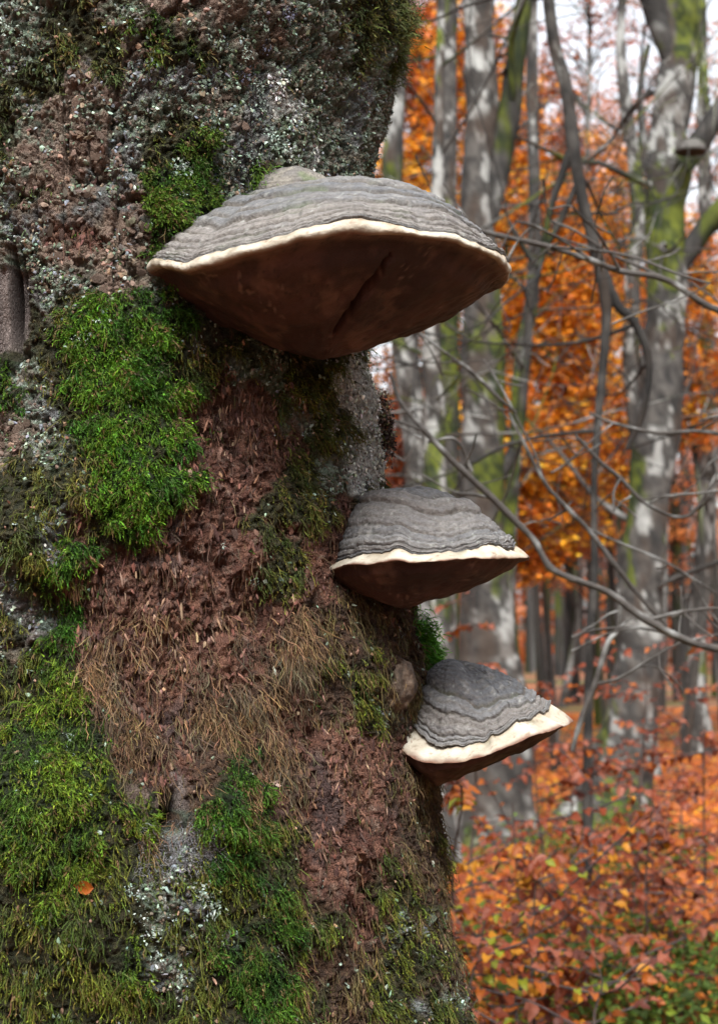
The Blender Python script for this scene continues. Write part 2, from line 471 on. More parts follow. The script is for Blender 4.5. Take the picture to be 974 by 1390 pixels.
def ribbons(roots, dirs, length, width, nseg, droop, wild=.25, side=None, curl=0.0):
    """tapering strips; returns V (n*(2*nseg+1)), faces, t (0 root..1 tip) and path points"""
    n = len(roots)
    p = roots.copy(); dcur = unit(dirs)
    step = (length / nseg)[:, None]
    if side is None:
        side = unit(np.cross(dcur, RNG.normal(0, 1, (n, 3))))
    V = []; T = []; path = [p.copy()]
    for k in range(nseg):
        wk = (width * (1 - .55 * k / nseg))[:, None]
        V += [p - side * wk / 2, p + side * wk / 2]; T += [np.full(n, k / nseg)] * 2
        dcur = unit(dcur + RNG.normal(0, wild, (n, 3)) + np.array([0, 0, -1.0]) * droop)
        p = p + dcur * step; path.append(p.copy())
    V.append(p); T.append(np.ones(n))
    m = 2 * nseg + 1
    V = np.stack(V, 1).reshape(-1, 3); T = np.stack(T, 1).ravel()
    b = np.arange(n) * m
    q = [np.stack([b + 2 * k, b + 2 * k + 1, b + 2 * k + 3, b + 2 * k + 2], 1) for k in range(nseg - 1)]
    t = np.stack([b + 2 * nseg - 2, b + 2 * nseg - 1, b + 2 * nseg], 1)
    return V, np.concatenate(q) if q else np.zeros((0, 4), int), t, T, path
def fronds(idx, length, width, droop, base_c, tip_c, out=1.0, nseg=3, leaflets=5, wild=.25, down=.2, pull=None):
    n = len(idx)
    roots = jit(idx); nr = ND[idx]
    tl = unit(np.cross(UP, nr)); lean = (.75 * vn(roots, 38, 401) + .4 * vn(roots, 110, 402))[:, None]
    dirs = nr * (out * (1 + .5 * vn(roots, 60, 403)))[:, None] + tl * lean + RNG.normal(0, .33, (n, 3)) - UP * down
    V, Q, T3, T, path = ribbons(roots, dirs, length, width, nseg, droop, wild)
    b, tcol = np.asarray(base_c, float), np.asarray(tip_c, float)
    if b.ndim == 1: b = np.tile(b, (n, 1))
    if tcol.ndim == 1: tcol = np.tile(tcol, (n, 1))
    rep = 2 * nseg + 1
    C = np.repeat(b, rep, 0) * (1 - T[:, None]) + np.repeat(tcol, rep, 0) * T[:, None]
    Vs, Qs, Ts, Cs = [V], [Q], [T3], [C]
    o = len(V)
    for k in range(leaflets):
        s = (k + .6) / leaflets * nseg
        a = int(min(s, nseg - 1)); f = s - a
        p = path[a] * (1 - f) + path[a + 1] * f
        ax = unit(path[a + 1] - path[a])
        sd_ = unit(np.cross(ax, RNG.normal(0, 1, (n, 3))))
        L = (length * (.34 - .16 * k / leaflets))[:, None]
        tip = p + unit(sd_ + ax * .9) * L
        wd = unit(np.cross(sd_, ax)) * (width * .55)[:, None] + ax * (width * .3)[:, None]
        Vs.append(np.stack([p - wd, p + wd, tip], 1).reshape(-1, 3))
        bb = o + np.arange(n) * 3
        Ts.append(np.stack([bb, bb + 1, bb + 2], 1)); o += n * 3
        cc = b * (1 - s / nseg) + tcol * (s / nseg)
        Cs.append(np.repeat(cc * RNG.uniform(.85, 1.2, (n, 1)), 3, 0))
    return np.concatenate(Vs), [np.concatenate(Qs), np.concatenate(Ts)], np.concatenate(Cs)
def rc(c, n, s=.25, hue=.12):
    c = np.asarray(c, float)
    return np.clip(c * np.exp(RNG.normal(0, s, (n, 1))) * (1 + RNG.normal(0, hue, (n, 3))), 0, 1)

CL = vn(GD, 70, 91)                        # clump noise so tufts part and gaps open between
CLB = vn(GD, 26, 92)
def patch(mask):
    return mask * np.exp(2.2 * CL + .9 * CLB)
def grow(name, prob, n, length, width, droop, bc, tc, mat, label, **k):
    idx = sample(prob, n)
    wob = np.exp(.35 * CL[idx]) * np.exp(RNG.normal(0, .25, n))
    tcs = rc(tc, n) * (1 + .35 * CLB[idx][:, None])
    dead = RNG.random(n) < .09 + .10 * (CL[idx] > .3)
    tcs = np.where(dead[:, None], np.array([.15, .095, .04]) * np.exp(RNG.normal(0, .3, (n, 1))), tcs)
    dark = (vn(GD[idx], 44, 931) > .25)[:, None]
    tcs = np.where(dark, tcs * np.array([.45, .62, .8]), tcs)
    V, Fc, C = fronds(idx, length * wob * np.exp(np.clip(RNG.normal(-.5, .6, n), 0, .5)), np.full(n, width) * RNG.uniform(.6, 1.3, n), droop, rc(bc, n), tcs, **k)
    return part(name, V, Fc, mat, tree, C, smooth=False, kind='stuff', label=label)
g_, o_, h_ = [.55 * WD[q_] + .45 * w_soft[q_] for q_ in 'goh']
inx = lambda a, b, c, e: ((PXD > a) & (PXD < b) & (PYD > c) & (PYD < e)).astype(float)
main_patch = g_ * inx(-200, 270, 370, 880)
low_left = g_ * inx(-300, 235, 880, 1500)
low_mid = g_ * inx(235, 460, 900, 1500)
rest = np.clip(g_ - main_patch - low_left - low_mid, 0, 1)
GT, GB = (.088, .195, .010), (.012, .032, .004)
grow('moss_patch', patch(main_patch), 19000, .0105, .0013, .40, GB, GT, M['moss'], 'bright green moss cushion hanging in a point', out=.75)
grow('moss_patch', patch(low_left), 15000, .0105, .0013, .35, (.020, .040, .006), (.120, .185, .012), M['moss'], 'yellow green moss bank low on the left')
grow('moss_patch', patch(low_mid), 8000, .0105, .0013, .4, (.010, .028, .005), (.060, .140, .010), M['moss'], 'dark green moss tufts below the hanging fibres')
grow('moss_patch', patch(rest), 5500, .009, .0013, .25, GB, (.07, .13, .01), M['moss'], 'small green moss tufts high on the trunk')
up_o = o_ * inx(-300, 700, -200, 430); mid_o = o_ * inx(-300, 700, 430, 880); low_o = o_ * inx(-300, 700, 880, 1500)
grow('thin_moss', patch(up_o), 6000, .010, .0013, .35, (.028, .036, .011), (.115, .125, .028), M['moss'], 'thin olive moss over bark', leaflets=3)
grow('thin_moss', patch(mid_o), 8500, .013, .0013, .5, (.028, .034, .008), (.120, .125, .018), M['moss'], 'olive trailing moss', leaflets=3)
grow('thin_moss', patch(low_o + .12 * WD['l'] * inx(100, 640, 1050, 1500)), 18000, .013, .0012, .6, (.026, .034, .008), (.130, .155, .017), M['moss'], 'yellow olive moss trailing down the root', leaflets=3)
hidx_p = patch(h_ + .12 * WD['r'] * inx(80, 600, 820, 1500))
grow('hanging_moss', hidx_p * inx(-50, 420, 700, 1500), 7500, .026, .0011, .5, (.060, .035, .020), (.20, .125, .062), M['dry'], 'brown dried moss fibres hanging in the middle',
     leaflets=0, nseg=6, out=.7, down=.6, wild=.48)
grow('hanging_moss', hidx_p * (1 - inx(-50, 420, 700, 1500)), 9500, .020, .0012, .55, (.040, .030, .015), (.13, .098, .038), M['dry'], 'olive brown moss fibres at the right edge',
     leaflets=1, nseg=5, out=.6, down=.8, wild=.28)
grow('hanging_moss', patch(WD['r'] + .5 * WD['s']), 3500, .014, .0010, .9, (.055, .03, .02), (.15, .09, .05), M['dry'], 'sparse brown fibres on the rotten bark',
     leaflets=0, nseg=4, out=.3, down=.9, wild=.3)

# flakes: small bent chips of bark or lichen, lifted off the surface
def chips(name, prob, n, sx, sy, cols, mat, label, lift=.5):
    idx = sample(prob, n)
    p = jit(idx, .0015); nr = ND[idx]
    tu = unit(np.cross(UP, nr)); tv = unit(np.cross(nr, tu))
    a = (RNG.normal(0, .28, n) + .5 * vn(p, 40, 411))[:, None]
    e1 = tu * np.cos(a) + tv * np.sin(a); e2 = tv * np.cos(a) - tu * np.sin(a)
    e2 = unit(e2 + nr * RNG.normal(0, lift, (n, 1))); e1 = unit(e1 + nr * RNG.normal(0, lift * .8, (n, 1)))
    nn = unit(np.cross(e1, e2))
    sX = (sx * np.exp(RNG.normal(0, .35, n)))[:, None]; sY = (sy * np.exp(RNG.normal(0, .35, n)))[:, None]
    c0 = p + nr * .0012
    vs = []
    for (x, y, q) in ((-.1, -1, -.2), (.85, -.45, -.1), (1, .4, -.3), (.1, 1, -.2), (-.9, .5, -.25), (-.8, -.5, -.15), (0, 0, .25)):
        vs.append(c0 + e1 * sX * (x + RNG.normal(0, .16, (n, 1))) + e2 * sY * (y + RNG.normal(0, .16, (n, 1))) + nn * sX * (q + RNG.normal(0, .12, (n, 1))))
    V = np.stack(vs, 1).reshape(-1, 3)
    b = np.arange(n) * 7
    T3 = np.concatenate([np.stack([b + k, b + (k + 1) % 6, b + 6], 1) for k in range(6)])
    cols = np.asarray(cols)[RNG.integers(0, len(cols), n)]
    C = np.repeat(rc(cols, n, .22, .06), 7, 0)
    return part(name, V, T3, mat, tree, C, smooth=False, kind='stuff', label=label)
REDS = [(.14, .068, .045), (.095, .045, .032), (.12, .056, .038), (.055, .03, .025), (.20, .125, .09), (.09, .045, .032), (.07, .035, .027)]
BRNS = [(.14, .095, .07), (.10, .07, .055), (.18, .125, .095), (.08, .07, .055)]
LICH = [(.16, .215, .165), (.09, .125, .085), (.27, .345, .285), (.08, .10, .075), (.16, .13, .10), (.15, .165, .19), (.045, .065, .03), (.13, .095, .07)]
chips('bark_flakes', patch(WD['r']), 3400, .0013, .0048, REDS, M['chip'], 'small red brown slivers of rotten bark', lift=.25)
chips('bark_flakes', patch(WD['b']), 700, .0030, .0030, BRNS, M['chip'], 'small grey brown bark scales', lift=.3)
chips('lichen_scales', patch(WD['l'] + .35 * WD['s'] + .30 * WD['b']), 18500, .0017, .0019, LICH, M['lichen'], 'grey green lichen scales', lift=.55)
chips('lichen_scales', patch(WD['w']), 4000, .0017, .0019, [(.40, .42, .40), (.28, .30, .29), (.50, .51, .48), (.12, .11, .10)], M['lichen'], 'pale lichen crust', lift=.6)
chips('lichen_scales', patch(g_ * .15 + o_ * .5 + h_ * .3), 3200, .0020, .0026, LICH[:3] + [(.2, .12, .08)] * 3, M['lichen'], 'scattered lichen and debris among the moss', lift=.7)

# individual bark plates, each its own piece
def plate_mesh(seed, mat):
    r = random.Random(seed); n = 8
    top, low = [], []
    for k in range(n):
        a = 2 * math.pi * k / n; q = .78 + .4 * r.random()
        top.append((math.cos(a) * q * .85, math.sin(a) * q * .85, .22 + .12 * r.random())); low.append((math.cos(a) * q, math.sin(a) * q, -.5))
    V = np.array(top + low + [(.1 * r.random(), .1 * r.random(), .42)])
    Q = [(n + k, n + (k + 1) % n, (k + 1) % n, k) for k in range(n)]
    T3 = [(k, (k + 1) % n, 2 * n) for k in range(n)]
    me = mesh_np('bark_plate', V, [np.array(Q), np.array(T3)], None, mat, smooth=False)
    return me
PM = {}
for key, cc in (('b', ((.13, .088, .066), (.17, .115, .088), (.12, .085, .064), (.14, .100, .078))), ('r', ((.14, .062, .045), (.09, .042, .036), (.21, .12, .09), (.12, .075, .062)))):
    PM[key] = [plate_mesh(k * 3 + s, mat_col('bark_plate_%s_tone' % ('brown' if key == 'b' else 'red'), .9, (300, .4), .9, 340, color=c3)) for k, c3 in enumerate(cc) for s in range(2)]
def put_plates(key, n, sx, sy):
    idx = sample(WD[key] ** 2 * inx(0, 600, 0, 1390), n)
    for i in idx:
        nr = ND[i]; tu = unit(np.cross(UP, nr)); tv = unit(np.cross(nr, tu))
        a = random.gauss(0, .35)
        e1 = tu * math.cos(a) + tv * math.sin(a); e2 = tv * math.cos(a) - tu * math.sin(a)
        nr2 = unit(nr + tu * random.gauss(0, .18) + tv * random.gauss(0, .18))
        e1 = unit(np.cross(e2, nr2)); e2 = np.cross(nr2, e1)
        q = math.exp(random.gauss(0, .25)); X_ = sx * q; Y_ = sy * math.exp(random.gauss(0, .25)); Z_ = (.0012 if key == 'b' else .0018) * q
        m = Matrix([[e1[0] * X_, e2[0] * Y_, nr2[0] * Z_, 0], [e1[1] * X_, e2[1] * Y_, nr2[1] * Z_, 0], [e1[2] * X_, e2[2] * Y_, nr2[2] * Z_, 0], [0, 0, 0, 1]])
        m.translation = Vector((GD[i] + nr * .0008 - base).tolist())
        o = bpy.data.objects.new('bark_plate', random.choice(PM[key])); COL.objects.link(o)
        o.parent = tree; o.matrix_local = m
put_plates('b', 50, .0070, .0058)
put_plates('r', 120, .0030, .0080)

# leafy lichen rosettes
def rosette(px_, py_, size, n, cols, name='lichen_rosette', label=None, droop=.1, lift=0.0045, spread=1.0, outw=.3, rnd=0.0):
    n = int(n * 1.7)
    p, t = hit(px_, py_)
    nr = np.array([math.sin(t), -math.cos(t), 0]); 
    j = np.argmin((PXD - px_) ** 2 + (PYD - py_) ** 2 + (VIS < .5) * 1e9)
    c0 = GD[j] + nr * lift
    tu = unit(np.cross(UP, nr)); tv = np.cross(nr, tu)
    roots = c0 + (tu * RNG.normal(0, size * .45 * spread, (n, 1)) + tv * RNG.normal(0, size * .5, (n, 1)) + nr * RNG.uniform(0, size * outw, (n, 1)))
    dirs = unit(roots - c0) * .9 + nr * RNG.uniform(.1, .9, (n, 1)) + RNG.normal(0, .3, (n, 3))
    dirs = unit(dirs * (1 - rnd) + RNG.normal(0, 1, (n, 3)) * rnd)
    ln = size * RNG.uniform(.22, .5, n) * (1 - .5 * rnd)
    V, Q, T3, T, path = ribbons(roots, dirs, ln, ln * .62, 3, droop, .7)
    C = np.repeat(rc(np.asarray(cols)[RNG.integers(0, len(cols), n)], n, .15, .04), 7, 0)
    return part(name, V, [Q, T3], M['lichen'], tree, C, smooth=False, label=label)
PALE = [(.28, .36, .32), (.22, .29, .25), (.36, .42, .38), (.14, .18, .15)]
for a in [(245, 232, .016, 40), (240, 270, .010, 22), (372, 188, .014, 36), (385, 200, .014, 30), (290, 160, .008, 14), (355, 118, .010, 20), (365, 130, .010, 20), (345, 210, .010, 18), (186, 122, .007, 12),
          (137, 447, .013, 50), (150, 462, .010, 24), (108, 472, .009, 18), (165, 497, .005, 10), (120, 462, .008, 16), (230, 628, .008, 14), (186, 650, .006, 10),
          (275, 1212, .013, 40), (290, 1232, .013, 34), (298, 1190, .009, 20), (172, 1205, .009, 22), (186, 1212, .008, 18), (200, 1262, .010, 24), (190, 1246, .008, 18), (212, 1296, .011, 22), (233, 1250, .007, 14),
          (375, 1285, .008, 14), (436, 1200, .006, 12), (95, 1000, .007, 14), (96, 1022, .006, 10), (300, 740, .006, 10), (345, 790, .007, 12), (375, 1055, .007, 12), (430, 960, .005, 8),
          (30, 60, .010, 20), (12, 40, .010, 20), (455, 60, .008, 12), (410, 235, .010, 16), (330, 75, .010, 16), (470, 165, .008, 12)]:
    rosette(*a, PALE)
for a in [(385, 20, .012, 26), (362, 60, .011, 24), (330, 100, .010, 22), (296, 245, .009, 18), (395, 95, .009, 16)]:
    rosette(*a, [(.08, .085, .13), (.14, .15, .20), (.05, .05, .08)], label='blue grey lichen')
# dark frilly tuft sticking out of the right edge
for (a, b, s, n) in [(504, 545, .018, 260), (508, 572, .024, 520), (508, 600, .022, 460), (504, 628, .014, 160)]:
    rosette(a - 8, b, s, n, [(.03, .02, .017), (.06, .04, .032), (.018, .014, .016), (.13, .14, .08), (.17, .10, .07), (.05, .03, .03)], name='lichen_tuft', label='dark frilly lichen tuft on the right edge', lift=.0, spread=.8, droop=.1, outw=1.0, rnd=.85)
# bright moss tuft above the lowest fungus
def tuft(px_, py_, size, n, bc, tc, label, lift=.004, length=.013):
    j = np.argmin((PXD - px_) ** 2 + (PYD - py_) ** 2 + (VIS < .5) * 1e9)
    roots = GD[j] + RNG.normal(0, size, (n, 3)) * np.array([1, .8, 1.4]) + ND[j] * lift
    V, Q, T3, T, path = ribbons(roots, ND[j] + RNG.normal(0, .6, (n, 3)), length * RNG.uniform(.6, 1.3, n), np.full(n, .0016), 3, .3, .3)
    C = np.repeat(rc(bc, n), 7, 0) * (1 - T[:, None]) + np.repeat(rc(tc, n), 7, 0) * T[:, None]
    return part('moss_tuft', V, [Q, T3], M['moss'], tree, C, smooth=False, kind='stuff', label=label)
tuft(552, 862, .009, 900, (.02, .07, .008), (.09, .30, .015), 'vivid green moss tuft above the lowest fungus')
tuft(560, 884, .009, 900, (.02, .07, .008), (.08, .28, .015), 'vivid green moss tuft above the lowest fungus')
tuft(570, 893, .007, 600, (.02, .07, .008), (.09, .30, .015), 'vivid green moss tuft above the lowest fungus', lift=.016)
tuft(536, 30, .012, 700, (.04, .05, .015), (.12, .13, .03), 'olive moss at the upper right edge')
tuft(534, 85, .010, 600, (.04, .05, .015), (.12, .13, .03), 'olive moss at the upper right edge')
tuft(362, 246, .010, 500, GB, (.12, .22, .02), 'moss beside the top fungus')
# cobwebby grey fibres under the hole
jw = sample(inx(185, 300, 1115, 1185) * 1.0, 1800)
V, Fc, C = fronds(jw, np.full(1800, .016), np.full(1800, .0007), .25, rc((.12, .12, .13), 1800, .2, .03), rc((.17, .17, .18), 1800, .2, .03), nseg=4, leaflets=0, out=.3, wild=.6)
part('cobweb_fibres', V, Fc, M['lichen'], tree, C, smooth=False, kind='stuff', label='grey cobwebby fibres below the small hole')
# cut stub disc by the hole
def disc_stub(px_, py_, rx, rz):
    j = np.argmin((PXD - px_) ** 2 + (PYD - py_) ** 2 + (VIS < .5) * 1e9)
    c0, nr = GD[j], ND[j]; tu = unit(np.cross(UP, nr)); tv = np.cross(nr, tu)
    na, nb = 40, 10; V = []
    for b in range(nb):
        q = b / (nb - 1)
        for a in range(na):
            an = 2 * math.pi * a / na
            rr = (1 - q) * (1 + .08 * math.sin(3 * an + 1) + .05 * math.sin(7 * an))
            V.append(c0 + tu * rx * rr * math.cos(an) + tv * rz * rr * math.sin(an) + nr * (.003 * (1 - (1 - q) ** 3) - .004 * (q < .15)))
    V = np.array(V)
    V += nr * (.0016 * vn(V, 220, 3))[:, None]
    C = mixc((.085, .060, .048), (.17, .13, .105), ss(-.5, .6, vn(V, (120, 120, 300), 4)))
    part('branch_stub', V, grid_faces(na, nb, True), M['bark'], tree, C, label='pale healed branch stub beside a dark hole')
disc_stub(190, 1096, .021, .027)
# large loose flake low on the right
def flake(px_, py_, w_, h_2, c3, tilt=0):
    j = np.argmin((PXD - px_) ** 2 + (PYD - py_) ** 2 + (VIS < .5) * 1e9)
    c0, nr = GD[j], ND[j]; tu = unit(np.cross(UP, nr)); tv = np.cross(nr, tu)
    e1 = tu * math.cos(tilt) + tv * math.sin(tilt); e2 = tv * math.cos(tilt) - tu * math.sin(tilt)
    nu, nv = 9, 16; U_, V_ = np.meshgrid(np.linspace(-1, 1, nu), np.linspace(-1, 1, nv)); U_, V_ = U_.ravel(), V_.ravel()
    wd = w_ * (1 - .55 * V_ ** 2)
    P_ = c0 + e1 * (U_ * wd)[:, None] + e2 * (V_ * h_2)[:, None] + nr * (.003 + .004 * V_ ** 2 + .002 * np.cos(U_ * 2.5))[:, None]
    P_ += nr * (.002 * vn(P_, 260, 5))[:, None] + e1 * (.002 * vn(P_, 180, 6))[:, None]
    Pb = P_ - nr * .0022
    top = grid_faces(nu, nv); bot = top[:, ::-1] + nu * nv
    part('loose_bark_flake', np.concatenate([P_, Pb]), np.concatenate([top, bot]), M['chip'], tree, np.tile(c3, (2 * nu * nv, 1)))
flake(592, 1228, .006, .022, (.28, .12, .09), .35)
flake(600, 1255, .004, .013, (.24, .10, .08), .5)
flake(374, 1048, .003, .013, (.36, .20, .13), .1)
flake(382, 1066, .005, .004, (.40, .30, .26), .3)
flake(128, 762, .003, .010, (.36, .20, .12), .9)
# upper limbs and crown of the old beech (above the frame)
def tube(pts, rad, sides=10, closed_tip=True, bump=0.0, bs=8, sub=4, seed=0):
    pts = np.asarray(pts, float); rad = np.asarray(rad, float); n = len(pts)
    if sub > 1 and n > 2:
        t = np.linspace(0, n - 1, (n - 1) * sub + 1); i = np.clip(t.astype(int), 0, n - 2); f = (t - i)[:, None]
        Pe = np.concatenate([[2 * pts[0] - pts[1]], pts, [2 * pts[-1] - pts[-2]]])
        a, b, c_, e = Pe[i], Pe[i + 1], Pe[i + 2], Pe[i + 3]
        pts2 = .5 * (2 * b + (c_ - a) * f + (2 * a - 5 * b + 4 * c_ - e) * f ** 2 + (3 * b - a - 3 * c_ + e) * f ** 3)
        rad = np.interp(t, np.arange(n), rad); pts = pts2; n = len(pts)
    tg = unit(np.gradient(pts, axis=0))
    ref = np.tile([0.03, 1, .02], (n, 1)); s1 = unit(np.cross(tg, ref)); s2 = np.cross(tg, s1)
    a = np.linspace(0, 2 * math.pi, sides, endpoint=False)
    V = pts[:, None] + (s1[:, None] * np.cos(a)[None, :, None] + s2[:, None] * np.sin(a)[None, :, None]) * rad[:, None, None]
    V = V.reshape(-1, 3)
    if bump:
        ctr = np.repeat(pts, sides, 0); o = unit(V - ctr)
        V = V + o * (np.repeat(rad, sides) * bump * fbm(V, bs, 3, seed))[:, None]
    Q = grid_faces(sides, n, True)[:, ::-1]
    return V, Q
def limb(p0, d0, L, r0, nseg=7, wander=.25, rise=.05):
    p = np.array(p0, float); dd = unit(np.array(d0, float)); P_ = [p.copy()]
    for k in range(nseg):
        dd = unit(dd + np.array([random.gauss(0, wander), random.gauss(0, wander), random.gauss(0, wander) + rise]))
        p = p + dd * L / nseg; P_.append(p.copy())
    return np.array(P_), np.linspace(r0, max(r0 * .18, .003), nseg + 1)
def merge(lst):
    Vs, Qs, Cs, o = [], [], [], 0
    for V, Q in lst:
        Vs.append(V); Qs.append(Q + o); o += len(V)
    return np.concatenate(Vs), np.concatenate(Qs)
def bark_col(V, moss=.4, pale=.4, tone=1.0, seed=0, spots=()):
    a, b, f3 = fbm(V, (9, 9, 6), 4, seed + 1) + .35 * vn(V, 2, seed + 6), fbm(V, 16, 3, seed + 2), fbm(V, (11, 11, 7), 4, seed + 5)
    c_ = fbm(V, (2.6, 2.6, .9), 2, seed + 3) + .55 * f3
    if len(spots):
        qx, qy = proj(V)
        for sx, sy, rx, ry, am in spots: c_ = c_ + am * np.exp(-((qx - sx) / rx) ** 2 - ((qy - sy) / ry) ** 2)
    C = mixc((.020, .020, .020), (.085, .080, .074), ss(-.7, .7, b))
    C = mixc(C, (.30, .31, .30), ss(.62 - pale, .70 - pale, a) * .85)
    C = mixc(C, (.030, .028, .026), ss(.12, .4, fbm(V, (13, 13, 9), 3, seed + 9)) * .9)
    C = mixc(C, (.05, .035, .026), ss(.15, .6, fbm(V, (7, 7, 3), 3, seed + 4)) * .7)
    C = mixc(C, mixc((.014, .024, .005), (.085, .105, .009), ss(-.4, .5, b)), ss(.55 - moss, .75 - moss, c_) * .95)
    return C * tone
for k in range(5):
    a = k * 1.26 + .4
    P_, r_ = limb((XC, YC, 6.5 + k * .7), (math.cos(a), math.sin(a), .8), 3.4, .11, 8)
    V, Q = tube(P_, r_, 10, bump=.15)
    b_ = part('branch', V, Q, M['fbark'], tree, bark_col(V, .5, .3))

# ------------------------------------------------------------------ bracket fungi
def bracket(label, c_px, c_py, Yc, a, b, rot, tilt, apex, apex_z, bot, bot_z, lip, zones, seed, wav=.003, groove=None, hp=(2.2, 2.6), greys=None, res=(250, 110),
            name='bracket_fungus', lobe=None, rimfn=(), relief=1.0, uc=.5, lipdepth=.0, greenish=0.0, sq=2.0):
    """rim ellipse half-axes a (along rot) and b; apex / bot given as photo x,y + depth Y"""
    C0 = at(c_px, c_py, Yc)
    A = at(*apex); B = at(*bot)
    NP = res[0]
    ph = np.linspace(0, 2 * math.pi, NP, endpoint=False)
    e1 = np.array([math.cos(rot), math.sin(rot), 0]); e2 = np.array([math.sin(rot), -math.cos(rot), 0])   # e2 towards camera
    cph, sph = np.sign(np.cos(ph)) * np.abs(np.cos(ph)) ** (2 / sq), np.sign(np.sin(ph)) * np.abs(np.sin(ph)) ** (2 / sq)
    circ = np.stack([np.cos(ph), np.sin(ph), 0 * ph + seed], 1)
    wob = 1 + .022 * vn(circ, 2.2, seed) + .007 * vn(circ, 6, seed + 1) + .004 * vn(circ, 17, seed + 12)
    x, y = cph * a * wob, sph * b * wob
    rim = C0 + e1 * x[:, None] + e2 * y[:, None]
    rim[:, 2] += tilt[0] * x + tilt[1] * y + wav * vn(circ, 2.8, seed + 2) + wav * .35 * vn(circ, 7, seed + 3) + wav * .2 * vn(circ, 18, seed + 4)
    for pc_, pw_, dz0 in rimfn:
        rim[:, 2] += dz0 * np.exp(-(((np.degrees(ph) - pc_) / pw_) ** 2))
    rough = vn(circ, 5, seed + 6)
    root = empty(name, (C0[0], C0[1], min(B[2], C0[2])))
    tag(root, label, 'fungus', 'bracket fungi growing out of the old beech')
    def ring(center, h, z):                     # h horizontal fraction, z height array
        q = center[None, :2] * (1 - h) + rim[:, :2] * h
        return np.concatenate([q, z[:, None]], 1)
    inset = 1 - (.008 + .003 * rough) / max(a, b)
    # underside
    nb = 50; rows = []
    zb = rim[:, 2] - .0
    for k in range(nb):
        u_ = k / (nb - 1)
        hq = (1 - uc) * u_ + uc * math.sin(u_ * math.pi / 2); vq = (1 - uc) * u_ + uc * (1 - math.cos(u_ * math.pi / 2))
        q = B[None, :2] * (1 - hq) + (C0[None, :2] + (rim[:, :2] - C0[None, :2]) * inset[:, None]) * hq
        z = B[2] * (1 - vq) + zb * vq
        # shallow hollow just inside the rim
        z = z + .004 * math.exp(-((u_ - .9) / .06) ** 2)
        rows.append(np.concatenate([q, z[:, None]], 1))
    U = np.concatenate(rows)
    ub = np.repeat(np.linspace(0, 1, nb), NP)
    U[:, 2] += (.0035 * fbm(U, 28, 3, seed) + .0012 * vn(U, 120, seed)) * np.clip((1 - ub) * 12, 0, 1)
    Cc = mixc((.030, .0130, .0105), (.062, .027, .021), ss(-.5, .7, fbm(U, 16, 4, seed + 8)))
    Cc = mixc(Cc, (.13, .075, .05), ss(.93, 1., ub) * .6)
    Cc = mixc(Cc, (.026, .010, .008), ss(.35, .8, fbm(U, 34, 3, seed + 9)) * .6)
    Cc = mixc(Cc, (.14, .075, .055), ss(.15, .8, fbm(U, (30, 30, 8), 4, seed + 19)) * .5)
    Cc = mixc(Cc, (.16, .10, .08), ss(.5, .75, vn(U, (190, 190, 60), seed + 27)) * ss(0, .5, vn(U, 30, seed + 28)) * .6)
    Cc = mixc(Cc, (.02, .010, .008), ss(.62, .8, vn(U, 260, seed + 29)) * .7)
    if groove:
        gpx, gpy = proj(U)
        (x0, y0), (x1, y1), gw, gd = groove
        tt = np.clip(((gpx - x0) * (x1 - x0) + (gpy - y0) * (y1 - y0)) / ((x1 - x0) ** 2 + (y1 - y0) ** 2), 0, 1)
        dist = np.hypot(gpx - (x0 + tt * (x1 - x0)), gpy - (y0 + tt * (y1 - y0))) + 2.5 * vn(U, 80, 5)
        wloc_ = gw * np.clip(.25 + 1.6 * np.sin(np.clip(tt, 0.02, 1) * math.pi) ** .8 * (.7 + .5 * vn(U, 40, 7)), .1, 2)
        vis = np.isin(np.arange(len(U)) % NP, np.where(sph > -.2)[0])
        U[:, 2] += gd * (1 - ss(.4, 1.2, dist / wloc_)) * vis
    part('pore_surface', U, grid_faces(NP, nb, True)[:, ::-1], M['pore'], root, Cc)
    # margin lip
    nm = 14; rows = []; lp = lip * (1 + .34 * vn(circ, 3, seed + 14) + .12 * vn(circ, 9, seed + 15) + .06 * vn(circ, 30, seed + 16))
    for k in range(nm):
        t = k / (nm - 1)
        bulge = math.sin(t * math.pi) ** .7 * .0045 - lipdepth * t
        hh = inset * (1 - t) + (1 - (.006 + lipdepth) / max(a, b)) * t
        q = C0[None, :2] + (rim[:, :2] - C0[None, :2]) * hh[:, None]
        o = unit(rim - C0)[:, :2]
        q = q + o * bulge
        rows.append(np.concatenate([q, (rim[:, 2] + lp * t - .0015 * math.sin(t * math.pi))[:, None]], 1))
    Mg = np.concatenate(rows); um = np.repeat(np.linspace(0, 1, nm), NP)
    out = unit(Mg - C0)
    Mg += out * (.0012 * fbm(Mg, 90, 3, seed + 5))[:, None] * (ss(0, .1, um) * (1 - ss(.9, 1, um)))[:, None]
    Cm = mixc((.31, .28, .225), (.42, .395, .33), ss(-.5, .5, fbm(Mg, 40, 2, seed)))
    Cm = mixc(Cm, (.22, .16, .10), ss(.80, 1, um + .1 * vn(Mg, 60, 4)) * .5)
    Cm = mixc(Cm, (.11, .045, .028), (1 - ss(.0, .42, um + .12 * vn(Mg, 70, 8))) * .95)
    Cm = mixc(Cm, (.17, .12, .08), ss(.62, .8, vn(Mg, 260, 6)) * .7)
    Cm = mixc(Cm, (.24, .18, .12), ss(.15, .8, fbm(Mg, 26, 4, seed + 3)) * .65)
    Cm = mixc(Cm, (.12, .11, .07), ss(.3, .7, fbm(Mg, 48, 3, seed + 23)) * ss(.4, 1, um) * .6)
    part('margin', Mg, grid_faces(NP, nm, True)[:, ::-1], M['rim'], root, Cm)
    # crust
    nc = res[1]; rows = []
    qp = hp[0] + (hp[1] - hp[0]) * ss(-.4, .9, -np.cos(ph))
    edge = rows0 = Mg[(nm - 1) * NP:]
